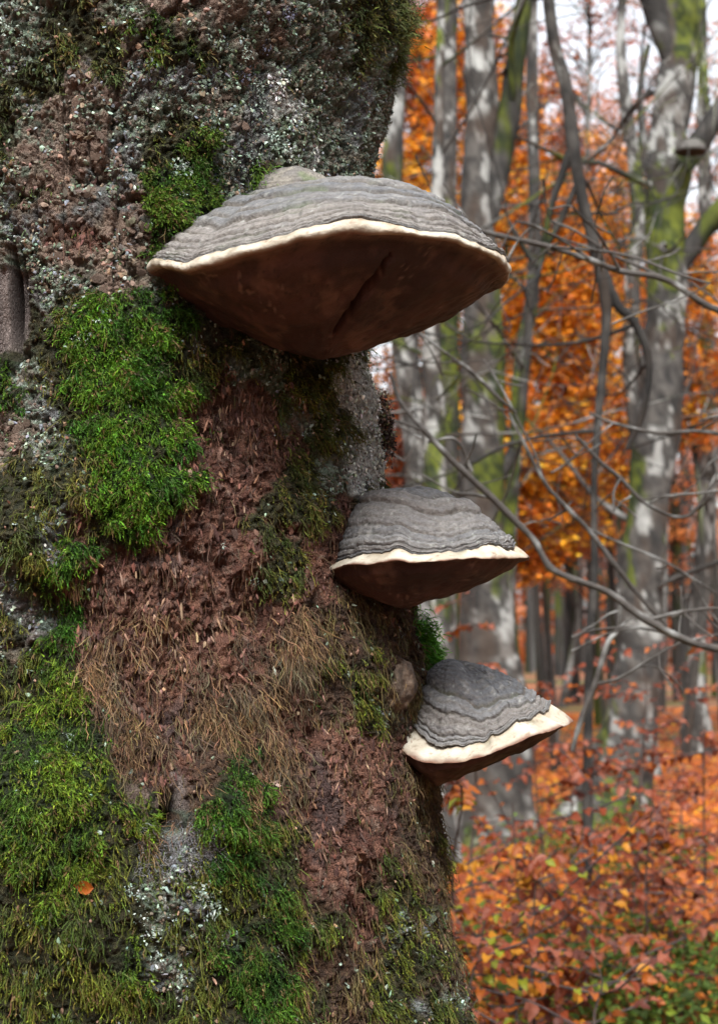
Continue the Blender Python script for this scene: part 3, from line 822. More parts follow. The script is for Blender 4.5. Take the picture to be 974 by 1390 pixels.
    for k in range(nc):
        u_ = (k / (nc - 1)) ** 1.15
        h = math.cos(u_ * math.pi / 2); vz = 1 - h ** qp
        q = A[None, :2] * (1 - h) + edge[:, :2] * h
        rows.append(np.concatenate([q, (edge[:, 2] * (1 - vz) + A[2] * vz)[:, None]], 1))
    K = np.concatenate(rows); uk = np.repeat((np.arange(nc) / (nc - 1)) ** 1.15, NP)
    Kg = K.reshape(nc, NP, 3)
    gu = np.roll(Kg, -1, 1) - np.roll(Kg, 1, 1); gv = np.gradient(Kg, axis=0)
    nn = np.cross(gu, gv).reshape(-1, 3); nn = unit(nn); nn[-NP:] = (0, 0, 1)
    nn = np.where(nn[:, 2:3] < 0, -nn, nn)
    circ2 = np.tile(circ, (nc, 1))
    uw = uk + (.013 * vn(circ2, 3.0, seed + 20) + .006 * vn(circ2, 8, seed + 21) + .008 * vn(K, 45, seed + 22)) * np.clip(uk * 9, 0, 1)
    zb_ = np.array([0] + list(zones) + [1.3]); rz = np.random.default_rng(seed).random(20); amp_t = np.zeros(len(K)); fr = np.zeros(len(K)); zi = np.zeros(len(K), int)
    for q in range(len(zb_) - 1):
        m = (uw >= zb_[q]) & (uw < zb_[q + 1]); f_ = (uw - zb_[q]) / (zb_[q + 1] - zb_[q])
        fr = np.where(m, f_, fr); zi = np.where(m, q, zi); amp_t = np.where(m, min(.0036, .036 * (zb_[q + 1] - zb_[q])) * (.45 + 1.1 * rz[q]), amp_t)
    prof = np.clip(np.minimum(fr * 7, (1 - fr) * 2.6), 0, 1); prof = np.sin(prof * math.pi / 2)
    fine = (np.abs(np.sin(uw * 60 + 2.5 * vn(circ2, 4, 3))) - .5) * .0009
    fade = ss(0, .012, uk) 
    K = K + nn * ((amp_t * prof * relief + fine + .0012 * fbm(K, 60, 3, seed + 30) + .0005 * vn(K, 260, 31) + .004 * fbm(K, 11, 2, seed + 33)) * fade)[:, None]
    ck_ = (1 - ss(0, .05, np.abs(vn(K, (70, 70, 25), seed + 61)))) * ss(.1, .5, vn(K, 14, seed + 62)); K = K - nn * (.0022 * ck_ * fade)[:, None]
    zr = np.array([_h(np.int64(q), np.int64(seed), np.int64(3), 8) for q in range(40)])[zi]
    grey = mixc((.095, .099, .110), (.175, .170, .170), zr)
    grey = mixc(grey, (.22, .175, .14), ss(.3, .8, np.array([_h(np.int64(q), np.int64(seed), np.int64(5), 9) for q in range(40)])[zi]) * .28)
    Ck = mixc(grey, (.115, .11, .115), ss(-.2, .9, fbm(K, (30, 30, 60), 3, seed + 40)) * .5)
    Ck = mixc(Ck, (.25, .24, .23), ss(.2, .8, fbm(K, 90, 3, seed + 44)) * .55)
    Ck = mixc(Ck, (.20, .18, .155), (1 - ss(.0, .10, uk)) * .25)
    line = 1 - ss(.0, .06 * relief ** 2, np.minimum(fr, (1 - fr) * 1.5))
    Ck = mixc(Ck, (.06, .05, .04), line * .8)
    Ck = mixc(Ck, (.10, .085, .07), ss(.3, .9, np.sin(uw * 95 + 3 * vn(circ2, 3, 9))) * .35)
    Ck = mixc(Ck, (.07, .11, .05), (line * .5 + .5 * greenish) * ss(.1, .6, fbm(K, 22, 3, seed + 45)) * (.4 + greenish))
    Ck = mixc(Ck, (.36, .38, .36), ss(.70, .86, vn(K, 230, 46)) * .45)
    Ck = mixc(Ck, (.04, .04, .035), ss(.72, .88, vn(K, 170, 47)) * .6)
    Ck = Ck * np.array([.82, .84, .84])
    part('crust', K, grid_faces(NP, nc, True)[:, ::-1], M['crust'], root, Ck)
    if lobe:
        lx, ly, lY, la, lb, lh = lobe
        c = at(lx, ly, lY); nL = 30; nq = 90; ph2 = np.linspace(0, 2 * math.pi, nq, endpoint=False)
        rows = []
        for k in range(nL):
            u_ = k / (nL - 1); h = math.cos(u_ * math.pi / 2); vz = math.sin(u_ * math.pi / 2)
            rows.append(np.stack([c[0] + la * h * np.cos(ph2), c[1] + lb * h * np.sin(ph2), 0 * ph2 + c[2] + lh * vz - .01], 1))
        L_ = np.concatenate(rows); ul = np.repeat(np.linspace(0, 1, nL), nq)
        L_[:, 2] += .003 * np.abs(np.sin(ul * 11)) + .003 * fbm(L_, 40, 3, 5)
        Cl = mixc((.10, .095, .09), (.16, .15, .13), ss(-.5, .5, fbm(L_, 70, 3, 6))); Cl = mixc(Cl, (.06, .05, .045), ss(.85, 1, np.cos(ul * 22) ** 2) * .6)
        Cl = mixc(Cl, (.08, .12, .04), ss(.1, .6, fbm(L_, 35, 2, 9)) * .5)
        part('old_growth_lobe', L_, grid_faces(nq, nL, True), M['crust'], root, Cl)
    return root
F1 = bracket('broad topmost shelf fungus with wide dark brown underside split by a crack', 445, 380, 2.11, .221, .205, .17, (.0, .04), (500, 268, 2.22), 0, (436, 489, 2.10), 0, .0125,
        [.04, .075, .115, .165, .20, .25, .31, .355, .42, .50, .60, .74], 3, wav=.0045, groove=((537, 338), (452, 455), 4.2, .018), res=(440, 130), lobe=(399, 258, 2.16, .052, .05, .034), uc=.3, greenish=.25, relief=1.7, rimfn=((142, 26, -.022), (112, 18, -.006), (62, 22, .007), (95, 5, .002), (52, 4, -.003)))
F2 = bracket('middle shelf fungus with grey ridged dome and cream rim, directly under the largest one', 577, 768, 2.20, .133, .105, -.02, (.055, .02), (553, 664, 2.22), 0, (548, 826, 2.20), 0, .0145,
        [.10, .17, .26, .34, .52, .70], 11, wav=.003, hp=(1.95, 4.0), lipdepth=.010, uc=.25)
F3 = bracket('lowest shelf fungus sloping down to a long pointed cream rim at its right', 655, 1003, 2.28, .121, .098, -.02, (.19, -.02), (615, 900, 2.30), 0, (592, 1066, 2.26), 0, .0180,
        [.12, .17, .27, .33, .45], 23, wav=.003, rimfn=((180, 35, .016), (108, 32, -.017)), hp=(1.55, 4.0), lipdepth=.016, uc=.2)
c_ = at(622, 436, 2.03)
lst_ = [tube(np.array([c_ + [0, 0, .012], c_ + [.001, 0, .004], c_ + [.003, 0, -.003]]), [.0006, .0005, .0003], 5, sub=2), tube(np.array([c_ + [.001, 0, .004], c_ + [.005, 0, .002], c_ + [.008, 0, -.003]]), [.0004, .0004, .0002], 5, sub=2)]
Vt_, Qt_ = merge(lst_)
tag(part('hanging_moss_strand', Vt_, Qt_, M['moss'], None, np.tile((.09, .10, .03), (len(Vt_), 1))), 'tiny forked moss strand dangling under the right side of the topmost shelf fungus', 'moss')
# young brown knob beside the lowest fungus
def knob():
    c = at(540, 930, 2.235); na, nb = 60, 40
    A_, B_ = np.meshgrid(np.linspace(0, 2 * math.pi, na, endpoint=False), np.linspace(0, math.pi, nb))
    V = np.stack([.026 * np.sin(B_) * np.cos(A_), .028 * np.sin(B_) * np.sin(A_), .026 * np.cos(B_)], -1).reshape(-1, 3)
    V *= (1 + .30 * fbm(V + 5, 30, 3, 2) + .10 * vn(V + 5, 150, 3) + .05 * vn(V + 5, 400, 4))[:, None]
    V[:, 2] *= 1.35; V[:, 0] += -.25 * np.clip(V[:, 2], 0, 1) + .1 * V[:, 2]
    V += c
    C = mixc((.04, .028, .020), (.12, .085, .060), ss(-.5, .6, fbm(V, 80, 3, 8)))
    o = part('young_bracket_fungus', V, grid_faces(na, nb, True)[:, ::-1], M['crust'], None, C)
    tag(o, 'small round brown fungus knob on the bark left of the lowest shelf fungus', 'fungus')
knob()

# leaf shape (folded, pointed oval)
def leaf_mesh(mat, seed=0):
    r = random.Random(seed)
    n = 6; V, Q = [], []
    for k in range(n + 1):
        t = k / n; wd = .31 * math.sin(math.pi * t ** .85) ** .8 if 0 < k < n else 0.0
        zc = -.38 * t * t * (.4 + 1.2 * r.random())
        e = .09 * r.uniform(-1, 1)
        V += [(-wd, t, zc + .20 * (wd / .31) + e), (0, t, zc), (wd, t, zc + .16 * (wd / .31) - e)]
    for k in range(n):
        a = 3 * k
        Q += [(a, a + 1, a + 4, a + 3), (a + 1, a + 2, a + 5, a + 4)]
    return mesh_np('leaf', np.array(V, float), np.array(Q), None, mat)
LM = {k: [leaf_mesh(M['leaf_' + k], s) for s in range(6)] for k in LEAFCOL}
j = np.argmin((PXD - 118) ** 2 + (PYD - 1196) ** 2 + (VIS < .5) * 1e9)
lf = bpy.data.objects.new('fallen_leaf', LM['orange'][0]); COL.objects.link(lf)
nr = Vector(ND[j].tolist()); ey = Vector((-.98, 0, .1)); ey = (ey - nr * ey.dot(nr)).normalized(); ex = ey.cross(nr)
mm = Matrix([[ex[0], ey[0], nr[0], 0], [ex[1], ey[1], nr[1], 0], [ex[2], ey[2], nr[2], 0], [0, 0, 0, 1]]) @ Matrix.Diagonal((.024, .021, .02, 1))
mm.translation = Vector((GD[j] + ND[j] * .014 + np.array([.009, 0, 0])).tolist()); lf.matrix_world = mm
tag(lf, 'single small orange brown leaf stuck in the green moss low on the trunk', 'leaf')

# ------------------------------------------------------------------ background trees
def path3(pts, Y):
    return np.array([at(p[0], p[1], Y + (p[3] if len(p) > 3 else 0)) for p in pts]), np.array([p[2] * Y / F / 2 for p in pts])
def twiggy(p0, d0, L, r0, depth=2, out=None, nseg=6, rise=.04, sides=6):
    if out is None: out = []
    P_, r_ = limb(p0, d0, L, r0, nseg, .13, rise)
    out.append(tube(P_, r_, sides, sub=2, bump=.1))
    if depth > 0:
        for k in range(2, nseg + 1):
            if random.random() < .9:
                dd = unit(P_[k] - P_[k - 1] + np.random.default_rng(random.randrange(10**6)).normal(0, .75, 3))
                twiggy(P_[k], dd, L * random.uniform(.35, .6), r_[k] * .65, depth - 1, out, 4, rise, 5)
    return out
def forest_tree(label, pts, Y, moss=.3, pale=.35, tone=1.0, seed=0, branches=(), ntw=6, group=None, top=11.0, name='beech_tree', twr=.16, sides=28, spots=()):
    P_, r_ = path3(pts, Y)
    # pts run from top of frame to the base; go up beyond it and down into the ground
    d0 = P_[0] - P_[1]; d0 = unit(np.array([d0[0] * .5, 0, abs(d0[2]) + 1e-3]))
    ext = [P_[0] + d0 * q for q in np.linspace(max(top - P_[0][2], .5), 0, 6)[:-1]]
    P_ = np.concatenate([ext, P_]); r_ = np.concatenate([np.linspace(r_[0] * .35, r_[0] * .95, 5), r_])
    gb = float(gz(P_[-1][0], P_[-1][1]))
    if P_[-1][2] > gb:
        bx = P_[-1] + (P_[-1] - P_[-2]) / max(abs((P_[-1] - P_[-2])[2]), .05) * (P_[-1][2] - gb) * .3
        P_ = np.concatenate([P_, [[bx[0], P_[-1][1], gb + .12]], [[bx[0], P_[-1][1], gb - .25]]]); r_ = np.concatenate([r_, [r_[-1] * 1.25, r_[-1] * 1.8]])
    root = empty(name, (P_[-1][0], P_[-1][1], gb))
    tag(root, label, 'tree', group)
    V, Q = tube(P_, r_ * .80, sides + 10, bump=.16, bs=3.0, sub=14, seed=seed)
    V = V + unit(V - np.repeat(P_[:1], len(V), 0) * 0 - np.array([0, 0, 0])) * 0
    part('trunk', V, Q, M['fbark'], root, bark_col(V, moss, pale, tone, seed, spots))
    for bpts in branches:
        Pb, rb = path3(bpts, Y)
        lst = [tube(Pb, rb, 12, bump=.14, bs=5, sub=5, seed=seed)]
        for k in range(1, len(Pb)):
            if rb[k] < .09 and random.random() < .7:
                lst += twiggy(Pb[k], unit(Pb[k] - Pb[k - 1] + np.array([random.gauss(0, .6), random.gauss(0, .6), random.gauss(0, .5)])), 1.1, rb[k] * .45, 1)
        V, Q = merge(lst)
        part('branch', V, Q, M['fbark'], root, bark_col(V, moss * .8, pale - .25, tone * .65, seed + 3))
    zlo, zhi = gb + 1.6, min(top, P_[0][2]) - .5
    for k in range(ntw * 2 + 2):
        z = random.uniform(zlo, zhi); i = np.argmin(np.abs(P_[:, 2] - z))
        a = random.uniform(0, 2 * math.pi)
        V, Q = merge(twiggy(P_[i] * [1, 1, 0] + [0, 0, z], (math.cos(a), math.sin(a), random.uniform(-.1, .7)), random.uniform(1.2, 3.4), max(r_[i] * twr * random.uniform(.3, 1), .010), 2))
        part('branch', V, Q, M['fbark'], root, bark_col(V, moss * .5, pale * .7, tone * .85, seed + k))
    return root
GB_ = 'grey beech trunks standing in the woodland behind'
forest_tree('thick forked beech at the right, mossy green left flank, pale lichen blotches', [(918, -30, 74), (922, 60, 66), (918, 110, 70), (906, 180, 66), (908, 230, 84), (902, 300, 70), (905, 400, 72), (898, 480, 68), (892, 580, 78), (880, 680, 74), (868, 800, 76), (866, 900, 82), (852, 1000, 92), (832, 1080, 130), (820, 1125, 170)],
            13.5, moss=.12, pale=.34, tone=.95, seed=5, ntw=5, spots=[(858, 640, 24, 130, .9), (905, 310, 50, 40, .6), (835, 940, 40, 130, .6), (935, 30, 20, 60, .5), (885, 330, 10, 120, .6)],
            branches=([(926, 130, 34), (912, 70, 38), (890, 15, 36), (872, -40, 32)], [(915, 235, 40), (950, 190, 34), (985, 140, 30), (1030, 90, 26)], [(915, 370, 30), (945, 325, 28), (975, 285, 26), (1010, 250, 22)]))
forest_tree('broad pale lichened beech right behind the middle fungus', [(648, -30, 50), (650, 60, 56), (655, 150, 56), (645, 240, 54), (650, 330, 60), (655, 420, 66), (655, 520, 72), (655, 620, 76), (655, 720, 76), (660, 800, 84), (662, 880, 96), (665, 930, 120)],
            12.5, moss=.08, pale=.46, tone=.9, seed=15, ntw=4, spots=[(686, 430, 14, 160, .8), (664, 645, 26, 24, 1.2), (690, 600, 10, 120, .7), (672, 330, 20, 60, .7)],
            branches=([(660, 300, 30), (675, 230, 34), (690, 160, 32), (700, 80, 28), (712, 0, 26)], [(670, 660, 22), (700, 600, 16), (712, 500, 14), (720, 400, 12)]))
forest_tree('green mossy straight trunk rising above the top fungus', [(606, -30, 36), (607, 60, 34), (606, 150, 34), (606, 250, 36), (608, 400, 38), (606, 560, 40), (606, 700, 42), (604, 880, 46)], 15, moss=.75, pale=.3, seed=25, ntw=4)
forest_tree('pale trunk partly hidden by the upper edge of the old trunk', [(546, -30, 32), (540, 100, 32), (532, 240, 34), (540, 400, 36), (560, 560, 40), (570, 700, 42), (575, 880, 46)], 17, moss=.3, pale=.5, seed=35, ntw=4)
forest_tree('mossy leaning trunk between old trunk and middle fungus', [(590, 380, 26), (585, 480, 34), (590, 560, 36), (590, 680, 40), (600, 800, 44), (600, 910, 50)], 11, moss=.5, pale=.45, seed=45, ntw=4, top=6)
forest_tree('slim grey trunk in front of the orange foliage', [(722, -30, 18), (722, 120, 20), (725, 280, 22), (722, 400, 24), (708, 480, 26), (700, 600, 24), (690, 740, 26), (684, 900, 30)], 16, moss=.25, pale=.4, seed=55, ntw=7)
forest_tree('slender forked grey trunk just left of the thick right-hand beech', [(845, -30, 16), (842, 60, 18), (850, 150, 22), (862, 230, 26), (866, 300, 26), (858, 380, 26), (856, 470, 30), (862, 560, 34), (868, 640, 30), (872, 800, 32), (876, 930, 36)],
            18, moss=.2, pale=.45, seed=65, ntw=6, branches=([(866, 250, 14), (872, 190, 12), (868, 120, 9), (880, 60, 7)],))
forest_tree('thin straight pale trunk at the far right above the red leaves', [(958, 380, 26), (960, 500, 28), (962, 600, 30), (958, 700, 30), (950, 800, 32), (944, 900, 34), (944, 950, 40)], 22, moss=.2, pale=.5, seed=75, ntw=4)
forest_tree('dark crooked slender trunk winding down the middle of the gap', [(742, -20, 20), (752, 60, 22), (768, 120, 22), (778, 200, 22), (790, 270, 22), (808, 340, 22), (822, 410, 20), (820, 470, 14), (812, 560, 13), (806, 660, 12), (806, 780, 12), (800, 900, 14), (798, 960, 16)],
            8.0, moss=-.2, pale=-.1, tone=.6, seed=85, ntw=3, top=5.5, sides=14, twr=.5,
            branches=([(812, 350, 16), (835, 410, 16), (862, 440, 13), (880, 490, 11), (872, 560, 9), (850, 610, 7)], [(778, 190, 12), (745, 290, 10), (730, 360, 9), (690, 300, 6)], [(782, 250, 9), (760, 300, 10), (735, 350, 9), (722, 420, 6)]))
# small bracket on the thick right-hand beech
def small_bracket():
    c = at(937, 206, 13.5 - .30); na, nb = 40, 24
    A_, B_ = np.meshgrid(np.linspace(0, 2 * math.pi, na, endpoint=False), np.linspace(0, 1, nb))
    r = np.where(B_ < .75, np.sin(B_ / .75 * math.pi / 2) ** .8, 1 - (B_ - .75) / .25); z = np.where(B_ < .75, .09 * np.cos(B_ / .75 * math.pi / 2), -.03 * (B_ - .75) / .25)
    V = np.stack([c[0] + .12 * r * np.cos(A_), c[1] + .12 * r * np.sin(A_), c[2] + z + .006 * np.sin(B_ * 30)], -1).reshape(-1, 3)
    C = mixc((.075, .072, .066), (.02, .014, .012), (B_.ravel() > .78).astype(float))
    o = part('bracket_fungus', V, grid_faces(na, nb, True)[:, ::-1], M['crust'], None, C)
    tag(o, 'tiny grey shelf fungus high on the thick right-hand beech in the background', 'fungus')
small_bracket()
# slender tree just outside the frame at the right: its bare branches cross the view
def bare_tree():
    Y = 4.6; Pt, _ = path3([(1075, -300, 30), (1068, 300, 36), (1080, 800, 44), (1085, 1500, 50)], Y)
    gb = float(gz(Pt[-1][0], Y)); Pt = np.concatenate([Pt, [[Pt[-1][0], Y, gb - .2]]])
    root = tag(empty('bare_tree', (Pt[-1][0], Y, gb)), 'bare slender tree whose long grey branches reach in from the right across the woodland', 'tree')
    V, Q = tube(Pt, [.012, .02, .03, .04, .05], 14, bump=.1, bs=20)
    part('trunk', V, Q, M['twig'], root, bark_col(V, .1, .3, .8))
    bl = [([(1070, 470, 12), (1010, 440, 9), (960, 412, 9), (900, 382, 9), (850, 366, 8), (800, 352, 8), (740, 332, 8), (690, 318, 7), (645, 305, 7), (610, 280, 5), (585, 262, 4)], 0),
          ([(1080, 920, 13), (1000, 890, 11), (940, 868, 10), (880, 842, 10), (820, 806, 9), (760, 770, 9), (715, 735, 9), (670, 680, 9), (620, 630, 8), (580, 585, 7), (545, 535, 6), (530, 505, 4)], -.2),
          ([(905, 850, 6), (870, 800, 7), (830, 760, 8), (800, 720, 8), (765, 690, 7), (735, 650, 6), (705, 600, 6), (690, 560, 5)], .5),
          ([(975, 640, 5), (930, 690, 5), (880, 690, 6), (840, 650, 7), (815, 625, 6), (780, 590, 4)], .3),
          ([(700, 560, 4), (680, 540, 5), (655, 520, 6), (632, 500, 6), (612, 488, 5)], .2),
          ([(1075, 600, 8), (1010, 585, 7), (950, 590, 6), (890, 588, 6), (830, 570, 5), (800, 560, 4)], .4),
          ([(840, 800, 8), (836, 840, 7), (825, 880, 7), (805, 930, 8), (785, 975, 8), (776, 1020, 6)], .1),
          ([(640, 640, 5), (610, 600, 5), (580, 600, 4)], .1)]
    for pts, dy in bl:
        Pb, rb = path3([(a, b, c_, dy) for a, b, c_ in pts], Y)
        rg = np.random.default_rng(len(pts)); Pb[1:-1] += rg.normal(0, .008, Pb[1:-1].shape)
        lst = [tube(Pb, rb, 9, bump=.25, bs=60, sub=6)]
        for k in range(2, len(Pb) - 1):
            if random.random() < .65:
                dd = unit(Pb[k + 1] - Pb[k] + rg.normal(0, .7, 3) * unit(Pb[k + 1] - Pb[k])[0])
                lst += twiggy(Pb[k], dd, random.uniform(.15, .5), rb[k] * .55, 1, nseg=5, rise=-.02)
        V, Q = merge(lst)
        C = mixc((.055, .050, .046), (.20, .205, .20), ss(.0, .7, fbm(V, 30, 3, 7)))
        part('branch', V, Q, M['twig'], root, C)
bare_tree()

# foliage of many small leaves
PALS = dict(orange=[(.60, .31, .018), (.50, .165, .010), (.58, .24, .014), (.42, .11, .010), (.52, .19, .012)], yellow=[(.60, .26, .015), (.52, .19, .012), (.45, .13, .010), (.55, .30, .03)],
            rust=[(.36, .085, .014), (.28, .058, .012), (.44, .125, .014), (.22, .050, .016)], pale=[(.38, .12, .04), (.32, .085, .03), (.45, .15, .035)], green=[(.06, .11, .012), (.10, .14, .015), (.04, .07, .010)])
def leaf_quads(cen, size, cols, tilt=.55):
    n = len(cen)
    nr = unit(np.stack([RNG.normal(0, tilt, n), RNG.normal(0, tilt, n) - .25, np.ones(n)], 1))
    a = unit(np.cross(nr, RNG.normal(0, 1, (n, 3)))); b = np.cross(nr, a)
    s = (size * np.exp(RNG.normal(0, .22, n)))[:, None]
    V = np.stack([cen - a * s * .55, cen - b * s * .3 + nr * s * .07, cen + a * s * .55 - nr * s * .12, cen + b * s * .3 + nr * s * .07], 1).reshape(-1, 3)
    i = np.arange(n) * 4
    return V, np.stack([i, i + 1, i + 2, i + 3], 1), np.repeat(np.clip(cols, 0, 1), 4, 0)
def sprays(center, half, nspray, per, rad, pal, size, thick=.05):
    c = center + (RNG.random((nspray, 3)) * 2 - 1) * half
    q = (c - center) / half; c = c[(q ** 2).sum(1) < 1.25]
    tilt = RNG.normal(0, .16, (len(c), 2)); r = RNG.uniform(.5, 1.2, len(c)) * rad
    C0 = np.repeat(c, per, 0); n = len(C0)
    a = RNG.random(n) * 2 * math.pi; rr = np.sqrt(RNG.random(n)) * np.repeat(r, per)
    x, y = rr * np.cos(a), rr * np.sin(a)
    el = np.repeat(RNG.uniform(.35, .9, len(c)), per)
    p = C0 + np.stack([x, y * el, x * np.repeat(tilt[:, 0], per) + y * np.repeat(tilt[:, 1], per) + RNG.normal(0, thick, n)], 1)
    pc = np.asarray(PALS[pal])
    cc = pc[np.repeat(RNG.integers(0, len(pc), len(c)), per)] * np.exp(RNG.normal(0, .32, (n, 1)))
    return p, cc, c
def leafy_tree(label, px_, Y, py0, py1, hw, pal, ns, per=46, size=.075, trunk_w=9, group='orange-leaved young beeches further back', rad=.42, moss=.2):
    t, b_ = at(px_, py0, Y), at(px_, py1, Y)
    cen = (t + b_) / 2; half = np.array([hw * Y / F, hw * Y / F * .8, (t[2] - b_[2]) / 2])
    gb = float(gz(cen[0], Y))
    root = tag(empty('young_beech_tree', (cen[0], Y, gb)), label, 'tree', group)
    Pt = np.array([[cen[0] + random.gauss(0, .1), Y, gb - .2], [cen[0] + random.gauss(0, .12), Y, cen[2] * .5], [cen[0], Y, cen[2]], [cen[0] + random.gauss(0, .2), Y, t[2]]])
    r0 = trunk_w * Y / F / 2
    V, Q = tube(Pt, [r0 * 1.3, r0, r0 * .7, r0 * .2], 10, bump=.1, bs=5, sub=5)
    part('trunk', V, Q, M['fbark'], root, bark_col(V, moss, .3, .8))
    p, cc, cs2 = sprays(cen, half, int(ns * 2.5), per, rad, pal, size)
    lst = []
    for c3 in cs2[:: max(1, len(cs2) // 26)]:
        zz = min(max(c3[2] - .5, gb + .5), t[2]); i = np.interp(zz, Pt[:, 2], Pt[:, 0])
        s0 = np.array([i, Y, zz]); mid = (s0 + c3) / 2 + [0, 0, .1]
        lst.append(tube([s0, mid, c3, c3 + (c3 - mid) * .4], [r0 * .3, r0 * .2, r0 * .1, .003], 5, sub=2))
    V, Q = merge(lst); part('branch', V, Q, M['fbark'], root, bark_col(V, .1, .2, .7), kind='stuff')
    V, Q, C = leaf_quads(p, size, cc)
    part('crown', V, Q, M['leaf'], root, C, smooth=False, kind='stuff')
specs = [
    ('orange young beech glowing left of the green mossy trunk', 562, 20, 190, 330, 62, 'yellow', 60),
    ('bright orange beech behind the slim grey trunk', 700, 22, 270, 520, 60, 'orange', 95),
    ('tall orange beech in the centre of the gap', 752, 18, 240, 600, 62, 'orange', 120),
    ('orange beech below the bright patch of sky', 800, 26, 270, 480, 60, 'yellow', 95),
    ('yellow layered beech above the middle fungus tip', 738, 19, 590, 770, 62, 'yellow', 70),
    ('orange beech between slender trunk and thick right-hand beech', 836, 24, 430, 690, 60, 'orange', 95),
    ('russet beech behind the slender forked trunk', 860, 30, 230, 480, 70, 'orange', 90),
    ('reddish beech at the right edge', 968, 24, 330, 640, 62, 'pale', 80),
    ('small orange beech between the mossy trunks', 590, 22, 430, 560, 50, 'orange', 36),
    ('low red beech behind the dark lichen tuft', 556, 18, 520, 690, 44, 'rust', 34),
    ('dull orange beech low in the centre', 780, 34, 560, 800, 110, 'rust', 110),
    ('dull orange beech low behind the right trunk', 900, 36, 520, 800, 90, 'pale', 90),
    ('rust leaved crown at the top behind the forked limb', 640, 34, -20, 250, 90, 'rust', 100),
    ('rust leaved crown under the open sky', 765, 38, 120, 320, 90, 'pale', 90),
    ('sparse rust crown in the upper right sky', 860, 36, 110, 280, 60, 'rust', 24),
    ('rust leaved crown at the top left of the gap', 560, 32, -40, 200, 60, 'rust', 85),
    ('pink brown crown at the right edge behind the dark limb', 985, 34, 120, 360, 60, 'pale', 50),
    ('orange and rust crown filling the gap left of the mossy straight trunk', 570, 21, -60, 230, 62, 'rust', 50),
    ('orange crown behind the broad pale beech', 640, 20, -40, 300, 50, 'orange', 60),
    ('rust crown above the centre of the gap', 730, 27, 60, 330, 70, 'rust', 50),
    ('orange crown behind the forked trunk', 835, 25, 180, 420, 55, 'orange', 60),
    ('orange crown low right behind the thick beech', 925, 21, 300, 620, 55, 'orange', 70),
    ('orange branches low behind the broad pale beech', 690, 17, 520, 800, 40, 'orange', 45),
    ('fine rust spray of crown across the bright sky at the top', 800, 26, -80, 150, 85, 'rust', 20),
    ('thin orange crown at the top right corner', 900, 30, -80, 190, 90, 'pale', 24),
    ('orange crown between the broad pale beech and the slim grey trunk', 690, 19, 100, 330, 34, 'orange', 40),
    ('orange beech beyond the right edge', 1100, 24, 250, 700, 90, 'orange', 100),
    ('orange beech hidden behind the old trunk', 440, 22, 250, 760, 90, 'orange', 100),
]
for s in specs: leafy_tree(*s)

# slim trunks further off: three forms, copied
def copy_tree(o, parent=None):
    c = o.copy(); COL.objects.link(c); c.parent = parent
    for ch in list(o.children): copy_tree(ch, c)
    return c
protos = []
for k in range(4):
    Y0 = 30.0; x0 = 200.0 + 10 * k
    root = tag(empty('distant_beech_tree', (0, 0, 0)), 'slim grey trunk far off in the woodland', 'tree', 'slim distant trunks among the orange leaves')
    Pt, rt_ = limb((0, 0, -.4), (0, 0, 1), 12, .13 + .03 * k, 9, .05, .2)
    V, Q = tube(Pt, rt_, 12, bump=.1, bs=2, sub=4)
    part('trunk', V, Q, M['fbark'], root, bark_col(V, .25, .05, .55, k))
    lst = []
    for q in range(9):
        i = random.randint(2, 8); a = random.uniform(0, 6.28)
        lst += twiggy(Pt[i], (math.cos(a), math.sin(a), .6), random.uniform(1.5, 3.5), rt_[i] * .4, 1)
    V, Q = merge(lst)
    part('branches', V, Q, M['fbark'], root, bark_col(V, .1, .2, .6, k), kind='stuff').name = 'limbs'
    protos.append(root)
rr = random.Random(5)
far = [(557, 34, .9, 'slim far trunk showing between the old trunk and the mossy straight trunk'), (583, 44, 1.0, 'thin far trunk close left of the mossy straight trunk'),
       (631, 38, .8, 'thin far trunk squeezed between mossy trunk and broad pale beech'), (694, 46, 1.1, 'far trunk just right of the broad pale lichened beech'),
       (741, 42, .9, 'thin far trunk right of the slim grey trunk'), (758, 56, 1.1, 'very distant trunk in the low centre between the yellow leaves'),
       (779, 36, .75, 'thin distant trunk left of the dark crooked trunk'), (796, 60, 1.2, 'very distant trunk right behind the dark crooked trunk'),
       (829, 40, .9, 'thin distant trunk right of the dark crooked trunk'), (846, 52, 1.1, 'very distant trunk left of the slender forked trunk'),
       (922, 36, .85, 'thin distant trunk just right of the thick right-hand beech'), (934, 50, 1.1, 'very distant trunk between thick beech and thin pale right trunk'),
       (969, 40, .95, 'distant trunk at the right edge of the view'), (1010, 44, 1.1, 'distant trunk just beyond the right edge'), (480, 40, 1.0, 'distant trunk behind the old beech')]
for k, (pxk, Y, s_, lab) in enumerate(far):
    x = at(pxk, 800, Y)[0]
    o = protos[k] if k < 4 else copy_tree(protos[k % 4])
    o.location = (x, Y, float(gz(x, Y))); o.rotation_euler.z = rr.uniform(0, 6.28); o.scale = (s_, s_, s_); o['label'] = lab

